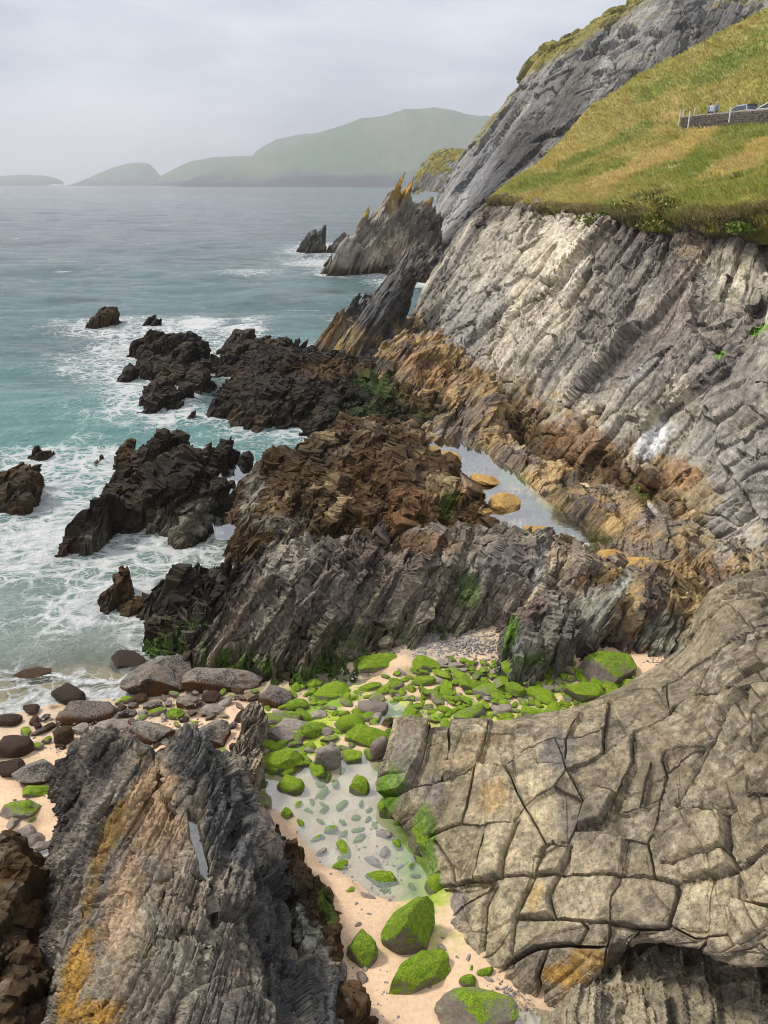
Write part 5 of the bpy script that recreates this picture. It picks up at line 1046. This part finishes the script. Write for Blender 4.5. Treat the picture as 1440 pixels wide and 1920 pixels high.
BIG = [
 (705,1236,86,32,'moss','flat bright green boulder in the shallow water under the ribbed outcrop'),
 (1138,1246,108,62,'halfmoss','long grey boulder capped with green moss on the sand below the grey-green ribs'),
 (795,1242,52,30,'moss','rounded yellow-green boulder beside the flat bright green one'),
 (890,1890,158,82,'halfmoss','large grey boulder ringed with green moss on the sand by the blocky slab'),
 (785,1815,142,58,'moss','broad green boulder lying against the foot of the blocky slab'),
 (768,1732,104,104,'moss','tall yellow-green boulder at the end of the sandy pool'),
 (680,1774,60,58,'moss','squarish flat green boulder alone on the pink sand'),
 (674,1466,40,54,'moss','upright egg-shaped green boulder standing in the sandy pool'),
 (547,1466,52,34,'moss','low green boulder at the pool edge by the stout brown slab'),
 (490,1494,40,52,'halfmoss','grey and green stone pair leaning at the pool edge'),
 (530,1418,92,46,'moss','wide yellow-green boulder between the stones and the sandy pool'),
 (878,1836,36,28,'moss','small round green boulder between the ringed boulder and the blocky slab'),
 (916,1290,66,26,'halfmoss','long grey stone with a mossy back among the green cobbles'),
 (880,1336,80,36,'halfmoss','dark rounded boulder with mossy top above the edge of the blocky slab'),
 (1094,1290,78,46,'moss','broad weedy yellow-green boulder beside the moss-capped grey one'),
 (1012,1260,30,28,'moss','round deep green stone at the foot of the red-brown buttress'),
 (1240,1257,44,16,'moss','thin green weedy stone on the sand near the blocky slab top'),
 (612,1415,54,54,'grey','bare brown wedge-shaped stone standing among green stones'),
 (715,1392,48,66,'grey','bare grey ribbed stone standing against the blocky slab'),
 (700,1322,60,34,'grey','bare purple-grey stone in the middle of the green cobbles'),
 (620,1292,74,34,'moss','broad green boulder in the shallow stream'),
 (520,1345,90,26,'halfmoss','long dark stone with a green back beside the narrow upright slab'),
 (550,1358,70,34,'grey','bare brown angular stone among the green stones'),
 (660,1350,62,40,'moss','rounded bright green boulder in the thick of the mossy stones'),
 (690,1375,96,40,'moss','wide bright green boulder beside the ribbed grey stone'),
 (796,1560,64,84,'moss','tall bright green mossy stone leaning on the pool side of the blocky slab'),
 (816,1640,40,90,'moss','narrow bright green mossy stone at the pool edge under the blocky slab'),
 (735,1500,54,60,'moss','rounded green mossy stone under the ribbed grey end of the blocky slab'),
 (430,1188,100,46,'barnacle','brown and grey barnacled boulder at the edge of the surf under the ribbed outcrop'),
 (436,1226,58,28,'weed','red-brown weedy boulder between the barnacled boulder and the stream'),
 (508,1232,74,36,'weed','dark weedy boulder in the mouth of the stream'),
 (446,1246,42,14,'moss','low green stone in front of the red-brown weedy boulder'),
 (236,1234,72,36,'weed','rusty weed-covered boulder washed by the surf'),
 (300,1260,136,72,'barnacle','big brown boulder with a grey barnacled back at the surf edge'),
 (414,1272,160,38,'barnacle','long low grey boulder spotted with black beside the stream'),
 (132,1296,66,34,'weed','dark brown weedy boulder on the edge of the wet sand'),
 (165,1328,112,46,'barnacle','grey barnacled boulder lying on the wet sand'),
 (204,1362,76,36,'grey','smooth grey boulder half sunk in the sand'),
 (286,1366,88,46,'barnacle','square grey boulder with black spots behind the big ridged rock'),
 (396,1374,82,52,'barnacle','rounded yellowish spotted boulder behind the big ridged rock'),
 (520,1300,66,40,'barnacle','brown-grey boulder at the head of the green stones by the stream'),
 (60,1262,76,24,'weed','dark weedy boulder awash in the shallows'),
 (198,1170,32,14,'weed','small rusty rock just breaking the shallow foam'),
 (120,1376,36,40,'weed','small dark upright stone on the sand'),
 (72,1440,86,52,'barnacle','grey boulder spotted with black beside the big ridged rock'),
 (25,1432,56,40,'weed','red-brown weedy boulder at the edge of the wet sand'),
 (28,1392,72,44,'weed','heap-shaped dark weedy boulder on the sand'),
 (15,1345,60,26,'weed','black weedy boulder at the water line'),
 (62,1325,34,20,'weed','small rusty boulder at the water line'),
 (68,1480,52,22,'moss','flat green stone on the sand beside the big ridged rock'),
 (38,1512,70,36,'halfmoss','flat grey slab with green edges by the shaded pool'),
 (328,1334,36,22,'moss','small bright green stone among bare stones behind the big ridged rock'),
 (65,1570,54,30,'grey','smooth grey stone above the shaded pool'),(60,1608,40,34,'grey','brown-grey stone at the edge of the shaded pool'),(82,1585,52,22,'grey','dark oblong stone wedged beside the shaded pool'),(50,1555,44,30,'grey','pale oval stone above the shaded pool'),
 (45,1720,50,30,'grey','pale stone below the shaded pool'),(20,1905,60,50,'grey','rounded brown stone in the corner under the pitted rock'),
 (205,1290+100,2,2,'grey',None),
]
for b in BIG:
    if b[5]: stone(*b[:5], b[5])
OL = ['flat ochre slab at the far head of the long tide pool', 'low ochre slab touching the head slab of the long tide pool', 'largest ochre slab lying in the middle of the long tide pool', 'ochre slab against the far bank beside the largest pool slab', 'ochre slab on the bank between the pool water and the green weed', 'small dark-sided ochre slab alone in the open pool water', 'ochre slab at the near end of the long tide pool', 'ochre slab on the ledge beyond the near end of the pool', 'ochre slab resting under the tan weathered rocks', 'ochre slab behind the top of the grey-green ribs']
for q, (px, py, w, h) in enumerate(((838,851,56,26),(806,845,44,18),(874,918,82,36),(908,896,60,24),(945,938,60,34),(903,957,42,18),(1012,992,66,30),(1140,1040,70,26),(1200,1052,66,30),(1090,1060,60,24))):
    stone(px, py, w, h, 'ochre', OL[q], 'ochre slab stones of the long tide pool', 'slab_stone', z=1.2, tilt=.10, sink=.36, var=7 + q % 6)
LAND = [(705,1236,'the flat bright green boulder'),(1138,1246,'the moss-capped long grey boulder'),(1000,1205,'the red-brown buttress'),(612,1415,'the wedge-shaped brown stone'),(715,1392,'the ribbed grey standing stone'),(674,1466,'the egg-shaped green boulder'),(530,1418,'the wide yellow-green boulder'),(700,1322,'the bare purple-grey stone'),(880,1336,'the dark mossy-topped boulder'),(916,1290,'the long mossy-backed grey stone'),(1094,1290,'the broad weedy boulder'),(768,1732,'the tall yellow-green boulder'),(890,1890,'the moss-ringed large grey boulder'),(680,1774,'the squarish flat green boulder'),(620,1292,'the broad green boulder in the stream'),(475,1370,'the narrow upright slab'),(300,1260,'the big barnacled brown boulder'),(414,1272,'the long low spotted boulder'),(165,1328,'the barnacled boulder on wet sand'),(286,1366,'the square spotted boulder'),(72,1440,'the spotted boulder by the ridged rock'),(65,1590,'the small shaded pool'),(25,1432,'the red-brown weedy boulder'),(805,1610,'the algae-green edge of the blocky slab'),(600,1560,'the sandy rim of the large pool')]
DESC = {'moss': 'bright green mossy stone', 'halfmoss': 'grey stone patched with green moss', 'grey': 'bare grey stone', 'weed': 'brown weedy stone', 'barnacle': 'grey black-spotted stone'}
def where(px, py, w, kind):
    n = min(LAND, key=lambda l: (l[0] - px) ** 2 + (2 * (l[1] - py)) ** 2)
    sz = 'tiny' if w < 18 else 'small' if w < 30 else 'middling'
    return sz + ' ' + DESC[kind] + ' near ' + n[2]
def scatter(region, n, wr, kinds, label_of, group_of, tries=16000, gap=.78, name='stone', asp=(.34, .6), seed=1):
    r = random.Random(seed); xs = [p[0] for p in region]; ys = [p[1] for p in region]; pg = np.array(region, float); k = 0
    for _ in range(tries):
        if k >= n: break
        x, y = r.uniform(min(xs), max(xs)), r.uniform(min(ys), max(ys))
        if sdist(np.array([x]), np.array([y]), pg)[0] < 0: continue
        w = wr[0] + (wr[1] - wr[0]) * r.random() ** 2.0; w *= .75 + .6 * (y - 1200) / 400; h = w * r.uniform(*asp)
        if any(((x - a) / (gap * (w / 2 + b))) ** 2 + ((y - c) / (gap * (h / 2 + d))) ** 2 < 1 for a, c, b, d in PLACED): continue
        kd = r.choice(kinds); stone(x, y, w, h, kd, where(x, y, w, kd), group_of[kd], 'mossy_stone' if 'moss' in kd else name, rot=r.uniform(-1.5, 1.5), tilt=.3); k += 1
    return k
LB = None
GB = {'moss': 'green mossy stones of the cove', 'halfmoss': 'half mossy stones of the cove', 'grey': 'bare grey stones', 'weed': 'brown weedy stones', 'barnacle': 'black-spotted stones'}
RG = [(500,1300),(570,1275),(680,1290),(800,1235),(900,1235),(1000,1250),(1090,1235),(1190,1260),(1190,1305),(1110,1335),(900,1368),(745,1362),(700,1410),(600,1440),(500,1440),(482,1400),(490,1340)]
scatter(RG, 265, (20, 74), ('moss',) * 11 + ('halfmoss',) * 3 + ('grey',) * 2, LB, GB, gap=.54, seed=3)
scatter([(500,1480),(570,1440),(730,1430),(770,1520),(830,1660),(800,1700),(660,1690),(600,1600)], 46, (14, 74), ('moss',) * 7 + ('grey',), LB, GB, gap=1.15, seed=4)
scatter([(540,1230),(680,1255),(780,1280),(760,1330),(600,1300)], 22, (12, 40), ('moss',) * 4 + ('halfmoss',), LB, GB, gap=1.0, seed=5)
scatter([(60,1345),(160,1320),(330,1290),(480,1290),(490,1400),(420,1430),(260,1400),(100,1400),(0,1420)], 80, (22, 74), ('grey', 'barnacle', 'weed', 'weed', 'barnacle', 'halfmoss'), LB, GB, seed=6)
scatter([(0,1520),(90,1520),(110,1640),(80,1760),(0,1780)], 22, (14, 40), ('grey', 'grey', 'weed', 'moss'), LB, GB, seed=7)
scatter([(660,1700),(720,1690),(860,1760),(1000,1900),(960,1920),(840,1850),(680,1860)], 26, (8, 22), ('grey', 'moss', 'grey'), LB, GB, gap=1.1, seed=8)

# pebbles, too many to count
def pebbles():
    r = np.random.default_rng(9); pts = []
    for (cx, cy, rx, ry, n, s0, s1) in ((815,1205,95,26,650,4,10),(870,1195,60,18,260,4,9),(900,1235,120,24,170,4,10),(1060,1212,60,16,200,3,8),(1235,1240,30,14,70,3,7),(760,1225,60,14,160,3,7),(700,1870,70,60,330,3,9),(950,1870,40,40,160,3,8),(640,1290,140,60,260,3,7),(900,1310,200,40,300,3,7),(250,1370,200,50,260,3,9),(690,1600,90,120,120,3,9),(60,1620,60,120,140,5,12)):
        for q in range(n):
            px, py = r.normal(cx, rx * .55), r.normal(cy, ry * .55); pts.append((px, py, r.uniform(s0, s1) * r.uniform(.6, 1)))
    bm = bmesh.new(); bmesh.ops.create_icosphere(bm, subdivisions=1, radius=1); me = bpy.data.meshes.new('t'); bm.to_mesh(me); bm.free()
    v0 = np.array([v.co for v in me.vertices]); f0 = np.array([list(p.vertices) for p in me.polygons]); bpy.data.meshes.remove(me)
    Q = np.array([at(a, b, .7) for a, b, s in pts]); gz = sand_h(Q[:, :1], Q[:, 1:2])[:, 0]
    Q = np.array([at(a, b, z) for (a, b, s), z in zip(pts, gz)]); n = len(pts)
    S = np.array([s * mpp(a, b, .7) / 2 for a, b, s in pts])
    V = []; C = []
    cols = A([[.24,.235,.23],[.30,.28,.25],[.17,.165,.165],[.22,.20,.19],[.36,.33,.28]])
    for k in range(n):
        a = r.uniform(0, 6.28); R_ = A([[cos(a), -sin(a), 0], [sin(a), cos(a), 0], [0, 0, 1]])
        V.append((v0 * (1 + .25 * r.normal(0, 1, (len(v0), 1)).clip(-1, 1)) * A([1, r.uniform(.6, .9), r.uniform(.3, .5)])) @ R_.T * S[k] + Q[k] + A([0, 0, S[k] * .12]))
        C.append(np.tile(np.append(cols[r.integers(0, 5)] * r.uniform(.75, 1.15), 0), (len(v0), 1)))
    F = (f0[None] + (np.arange(n) * len(v0))[:, None, None]).reshape(-1, 3)
    o = link(mesh_np('pebbles', np.concatenate(V), F, np.concatenate(C), True), 'pebbles', PEB); tag(o, 'grey pebbles strewn over the sand of the cove', 'pebbles', kind='stuff')
m_, t_, o_ = new_mat('pebble'); a_ = attr(t_); n_ = noise(t_, pos(t_), 60, 3)
bsdf(t_, o_, mix(t_, 1.0, a_.outputs['Color'], maprange(t_, n_, .3, .7, .8, 1.2), 'MULTIPLY'), .7, .3, n_, .3, .01); PEB = m_
pebbles()

# ------------------------------------------------------------------ road wall, posts, cars, people
def flat_mat(name, c, rough=.6, metal=0.0, spec=.5, n=.12):
    m, t, o = new_mat(name); nn = noise(t, pos(t), 18, 3)
    b = bsdf(t, o, mix(t, 1.0, c, maprange(t, nn, .3, .7, 1 - n, 1 + n), 'MULTIPLY'), rough, spec); b.inputs['Metallic'].default_value = metal; return m
M_WALL = flat_mat('wall_stone', (.15, .125, .105), .9, n=.4); M_CAP = flat_mat('wall_coping', (.42, .38, .32), .9); M_POST = flat_mat('white_post', (.72, .72, .70), .7)
M_ROAD = flat_mat('asphalt', (.06, .06, .06), .9); M_BLUE = flat_mat('silver_blue_paint', (.42, .47, .56), .3, .3, .6, .02); M_WHITE = flat_mat('white_paint', (.70, .72, .74), .3, 0, .6, .02)
M_GLASS = flat_mat('car_glass', (.02, .025, .03), .08, 0, .8, .02); M_RED = flat_mat('tail_light', (.45, .02, .02), .25); M_TYRE = flat_mat('tyre', (.02, .02, .02), .85); M_RIM = flat_mat('rim', (.4, .4, .42), .35, .8); M_BLACK = flat_mat('black_trim', (.02, .02, .022), .5); M_PLATE = flat_mat('number_plate', (.75, .75, .72), .6)
def box(bm, c, s, rot=None):
    m = Matrix.Translation(c) @ (rot.to_4x4() if rot else Matrix()) @ Matrix.Diagonal((*s, 1)); bmesh.ops.create_cube(bm, size=1, matrix=m)
def bm_obj(name, bm, mat, parent=None, bevel=0.0, smooth=False):
    if bevel: bmesh.ops.bevel(bm, geom=bm.edges[:], offset=bevel, segments=2, affect='EDGES', profile=.6)
    me = bpy.data.meshes.new(name); bm.to_mesh(me); bm.free()
    if smooth: me.polygons.foreach_set('use_smooth', [True] * len(me.polygons))
    return link(me, name, mat, parent)
WT = [Vector(atY(1280,220,92)), Vector(atY(1330,214.5,90)), Vector(atY(1390,209,87.5)), Vector(atY(1470,203.5,84)), Vector(atY(1600,194,80))]
def wall():
    o = empty('stone_wall', WT[0] - Vector((0, 0, 1.3))); r = random.Random(5); off = Vector(o.location)
    bm = bmesh.new(); cp = bmesh.new()
    for a, b in zip(WT[:-1], WT[1:]):
        d = (b - a); L_ = d.length; ang = math.atan2(d.y, d.x); rot = Matrix.Rotation(ang, 3, 'Z')
        box(bm, (a + b) / 2 - Vector((0, 0, .95)) - off, (L_ + .2, .36, 1.7), rot); x = 0
        while x < L_:
            w_ = r.uniform(.35, .7); c = a + d * min((x + w_ / 2) / L_, 1) - off
            box(cp, c + Vector((0, 0, r.uniform(-.02, .03))), (w_ - .03, .52, .12), rot); x += w_
        for row in range(6):
            x = r.uniform(-.2, 0)
            while x < L_:
                w_ = r.uniform(.22, .55); c = a + d * min(max((x + w_ / 2) / L_, 0), 1) - off
                nrm = Vector((math.sin(ang), -math.cos(ang), 0))
                box(bm, c + nrm * r.uniform(.14, .24) - Vector((0, 0, .18 + row * .22)), (w_ - .04, .16, .18), rot); x += w_
    s = bm_obj('stonework', bm, M_WALL, o); s['kind'] = 'stuff'; bm_obj('coping', cp, M_CAP, o)
    tag(o, 'low dark stone wall with a pale top edging the road on the hillside', 'wall')
wall()
RZ = WT[1].z - .62
bm = bmesh.new(); pts = [(WT[0] + Vector((.3, .2, 0))), WT[1] + Vector((0, .2, 0)), WT[2] + Vector((0, .2, 0)), WT[3] + Vector((0, .2, 0)), WT[4] + Vector((0, .2, 0))]
lo = [bm.verts.new((p.x, p.y, RZ)) for p in pts]; hi = [bm.verts.new((p.x + 3, p.y + 9, RZ + .05)) for p in pts]
for k in range(4): bm.faces.new((lo[k], lo[k + 1], hi[k + 1], hi[k]))
tag(bm_obj('road', bm, M_ROAD), kind='structure')
def post(px, py, Y, h, label):
    p = Vector(atY(px, py, Y)); bm = bmesh.new(); box(bm, (0, 0, h / 2 - .4), (.10, .10, h + .8)); box(bm, (0, 0, h + .015), (.13, .13, .05))
    o = bm_obj('fence_post', bm, M_POST, None, .008); o.location = p; tag(o, label, 'post', 'white posts along the road edge')
post(1291, 231, 90.5, 1.1, 'white post standing against the end of the stone wall'); post(1281, 217, 93, .55, 'short white post just beyond the end of the stone wall'); post(1274, 224, 94, .8, 'thin post in the grass past the end of the stone wall')
post(1302, 213, 93, .5, 'short white post behind the stone wall beside the people'); post(1369, 213, 87, .55, 'short white post in front of the stone wall below the car'); post(1424.5, 178, 104, .8, 'lone white post on the grass slope above the cars')

def car(px, py, Y, rz, paint, label):
    p = atY(px, py, Y); o = empty('parked_car', (p[0], p[1], RZ + .03), rz); tag(o, label, 'car', 'cars parked behind the stone wall')
    # x: across, y: forward, z: up.  sections along the length
    prof = [(-2.15,.45,.95,.72,.80),(-2.05,.30,1.02,.86,.86),(-1.2,.26,1.00,.90,.90),(0,.25,.96,.91,.91),(1.0,.26,.93,.90,.90),(1.9,.30,.80,.84,.84),(2.2,.42,.66,.66,.70)]
    V = []; 
    for (y, z0, z1, w0, w1) in prof: V += [(-w0, y, z0), (-w1, y, (z0 + z1) / 2), (-w1 * .95, y, z1), (w1 * .95, y, z1), (w1, y, (z0 + z1) / 2), (w0, y, z0)]
    F = []; n = len(prof)
    for a in range(n - 1):
        for b in range(6): F.append((a * 6 + b, a * 6 + (b + 1) % 6, (a + 1) * 6 + (b + 1) % 6, (a + 1) * 6 + b))
    F += [tuple(range(5, -1, -1)), tuple((n - 1) * 6 + b for b in range(6))]
    me = bpy.data.meshes.new('body'); me.from_pydata(V, [], F); bm = bmesh.new(); bm.from_mesh(me); bmesh.ops.recalc_face_normals(bm, faces=bm.faces)
    bmesh.ops.bevel(bm, geom=bm.edges[:], offset=.05, segments=2, affect='EDGES'); bpy.data.meshes.remove(me)
    body = bm_obj('body', bm, paint, o, 0, True)
    bm = bmesh.new()                                            # glasshouse and roof
    lo_ = [(-.84,-2.0,.98),(.84,-2.0,.98),(.84,1.15,.94),(-.84,1.15,.94)]; hi_ = [(-.64,-1.65,1.48),(.64,-1.65,1.48),(.64,.15,1.50),(-.64,.15,1.50)]
    a = [bm.verts.new(v) for v in lo_]; b = [bm.verts.new(v) for v in hi_]
    for k in range(4): bm.faces.new((a[k], a[(k + 1) % 4], b[(k + 1) % 4], b[k]))
    bm.faces.new(b); bmesh.ops.recalc_face_normals(bm, faces=bm.faces); bm_obj('cabin', bm, paint, o)
    bm = bmesh.new(); box(bm, (0, -.75, 1.515), (1.24, 1.75, .06)); bm_obj('roof', bm, paint, o, .02)
    def pane(nm, quad, mat, th=.015, parent=None):
        q = [Vector(v) for v in quad]; nn = (q[1] - q[0]).cross(q[2] - q[0]).normalized(); c = sum(q, Vector()) / 4
        if nn.dot(c - Vector((0, -.4, 1.0))) < 0: nn = -nn
        bm = bmesh.new(); A_ = [bm.verts.new(v + nn * .003) for v in q]; B_ = [bm.verts.new(v + nn * th) for v in q]; bm.faces.new(A_); bm.faces.new(B_)
        for k in range(4): bm.faces.new((A_[k], A_[(k + 1) % 4], B_[(k + 1) % 4], B_[k]))
        bmesh.ops.recalc_face_normals(bm, faces=bm.faces); return bm_obj(nm, bm, mat, parent or o)
    pane('rear_window', [(-.74,-1.965,1.04),(.74,-1.965,1.04),(.60,-1.70,1.42),(-.60,-1.70,1.42)], M_GLASS)
    pane('windscreen', [(-.76,1.06,1.0),(.76,1.06,1.0),(.60,.24,1.45),(-.60,.24,1.45)], M_GLASS)
    for s in (-1, 1):
        for (y0, y1, t0, t1) in ((-1.85, -1.05, -1.6, -1.02), (-.98, -.15, -.98, -.2), (-.08, .85, -.12, .08)):
            pane('side_window', [(s*.835,y0,1.02),(s*.835,y1,1.02),(s*.67,t1,1.43),(s*.67,t0,1.43)], M_GLASS)
        bm = bmesh.new(); box(bm, (s * .68, -2.09, .84), (.30, .10, .26)); bm_obj('tail_light', bm, M_RED, o, .02)
        bm = bmesh.new(); box(bm, (s * .60, 2.16, .60), (.30, .10, .14)); bm_obj('headlight', bm, M_PLATE, o, .02)
        bm = bmesh.new(); box(bm, (s * .98, .75, 1.0), (.18, .10, .13)); bm_obj('mirror', bm, paint, o, .02)
        for y in (-1.3, 1.35):
            wv = empty('wheel', (s * .80, y, .31)); wv.parent = o
            for nm, rr, dp, mt in (('tyre', .33, .22, M_TYRE), ('rim', .22, .235, M_RIM)):
                bm = bmesh.new(); bmesh.ops.create_cone(bm, segments=20, radius1=rr, radius2=rr, depth=dp, cap_ends=True, matrix=Matrix.Rotation(pi / 2, 4, 'Y')); bm_obj(nm, bm, mt, wv, .015)
    bm = bmesh.new(); box(bm, (0, -2.19, .48), (1.5, .12, .20)); bm_obj('bumper', bm, M_BLACK, o, .03)
    bm = bmesh.new(); box(bm, (0, -2.155, .76), (.5, .04, .12)); bm_obj('number_plate', bm, M_PLATE, o, .01)
    bm = bmesh.new(); box(bm, (0, -1.66, 1.53), (1.2, .22, .05)); bm_obj('spoiler', bm, M_BLACK, o, .012)
car(1390, 205, 91.5, radians(14), M_BLUE, 'silver-blue hatchback seen from behind, beside the people at the wall')
car(1446, 200, 88.0, radians(40), M_WHITE, 'white car cut off by the frame beyond the silver-blue hatchback')
def person(px, Y, rz, top, trousers, hair, label, hat=None, h=1.7, hip=0.0):
    p = atY(px, 205, Y); o = empty('person', (p[0], p[1], RZ + .02), rz); o.scale = (h / 1.7,) * 3; tag(o, label, 'person')
    sk = {'pel': (0,0,.95,.16), 'wai': (0,0,1.10,.14), 'che': (0,.01,1.32,.18), 'nek': (0,0,1.46,.065), 'chin': (0,.01,1.53,.075), 'hed': (0,.01,1.63,.10),
          'shl': (-.19,0,1.38,.075), 'ell': (-.25,-.03,1.10,.052), 'wrl': (-.20,.12,.92,.04), 'hnl': (-.19,.16,.86,.042),
          'shr': (.19,0,1.38,.075), 'elr': (.25,-.03,1.10,.052), 'wrr': (.20,.12,.92,.04), 'hnr': (.19,.16,.86,.042),
          'hil': (-.10,0,.88,.105), 'knl': (-.11,.02,.50,.07), 'anl': (-.12,-.02,.09,.05), 'tol': (-.13,.14,.04,.042),
          'hir': (.10,0,.88,.105), 'knr': (.11,.03,.50,.07), 'anr': (.12,0,.09,.05), 'tor': (.13,.16,.04,.042)}
    ed = 'pel-wai wai-che che-nek nek-chin chin-hed che-shl shl-ell ell-wrl wrl-hnl che-shr shr-elr elr-wrr wrr-hnr pel-hil hil-knl knl-anl anl-tol pel-hir hir-knr knr-anr anr-tor'.split()
    nm = list(sk); me = bpy.data.meshes.new('body'); me.from_pydata([sk[k][:3] for k in nm], [tuple(nm.index(q) for q in e_.split('-')) for e_ in ed], [])
    b = bpy.data.objects.new('body', me); COL.objects.link(b); m = b.modifiers.new('s', 'SKIN'); b.modifiers.new('d', 'SUBSURF').levels = 1
    for k, v in zip(nm, me.skin_vertices[0].data): v.radius = (sk[k][3],) * 2; v.use_root = (k == 'pel')
    dg = bpy.context.evaluated_depsgraph_get(); me2 = bpy.data.meshes.new_from_object(b.evaluated_get(dg)); b.modifiers.clear(); b.data = me2; b.parent = o; b.name = 'body'
    me2.materials.clear()
    for mm in (flat_mat('skin', (.50, .32, .24), .6), top, trousers): me2.materials.append(mm)
    for f in me2.polygons:
        c = f.center; f.material_index = 0 if (c.z > 1.47 or (c.z < .93 and abs(c.x) > .16 and c.z > .75 and c.y > .06)) else (1 if c.z > .93 else 2); f.use_smooth = True
    bm = bmesh.new(); bmesh.ops.create_uvsphere(bm, u_segments=14, v_segments=10, radius=.118, matrix=Matrix.Translation((0, -.02, 1.665)) @ Matrix.Diagonal((.92, 1.0, 1.0, 1)))
    for v in list(bm.verts):
        if v.co.y > .055 and v.co.z < 1.70: v.co.y = .05
    bm_obj('hat' if hat else 'hair', bm, hat or hair, o, 0, True)
    return o
M_SHW = flat_mat('white_shirt', (.72, .72, .74), .8); M_SHB = flat_mat('blue_jacket', (.20, .28, .42), .8); M_SHG = flat_mat('grey_blue_coat', (.24, .29, .36), .8); M_JEAN = flat_mat('jeans', (.08, .11, .20), .85); M_HB = flat_mat('brown_hair', (.06, .025, .02), .7); M_HAT = flat_mat('pale_hat', (.62, .50, .38), .8); M_HL = flat_mat('fair_hair', (.36, .22, .12), .7)
person(1330.5, 90.6, .5, M_SHB, M_JEAN, M_HB, 'person with dark hair in a blue jacket at the wall', h=1.66)
person(1335.5, 90.2, .2, M_SHW, M_JEAN, M_HL, 'person in a white shirt leaning by the wall', h=1.68)
person(1343.5, 90.9, -2.6, M_SHG, M_JEAN, M_HB, 'person in a grey-blue coat and pale hat facing the sea', hat=M_HAT, h=1.82)

# ------------------------------------------------------------------ air
def haze():
    bm = bmesh.new(); box(bm, (0, 4380, 216), (18600, 8900, 448)); me = bpy.data.meshes.new('haze'); bm.to_mesh(me); bm.free()
    m = bpy.data.materials.new('haze'); m.use_nodes = True; t = m.node_tree; t.nodes.clear(); o = t.nodes.new('ShaderNodeOutputMaterial')
    v = t.nodes.new('ShaderNodeVolumePrincipled'); v.inputs['Color'].default_value = (.92, .96, 1.0, 1); v.inputs['Density'].default_value = HAZE; v.inputs['Anisotropy'].default_value = .1
    t.links.new(v.outputs[0], o.inputs['Volume']); h = link(me, 'haze', m); tag(h, kind='stuff', label='thin sea haze filling the air over the bay', cat='haze')
HAZE = .00017
haze()
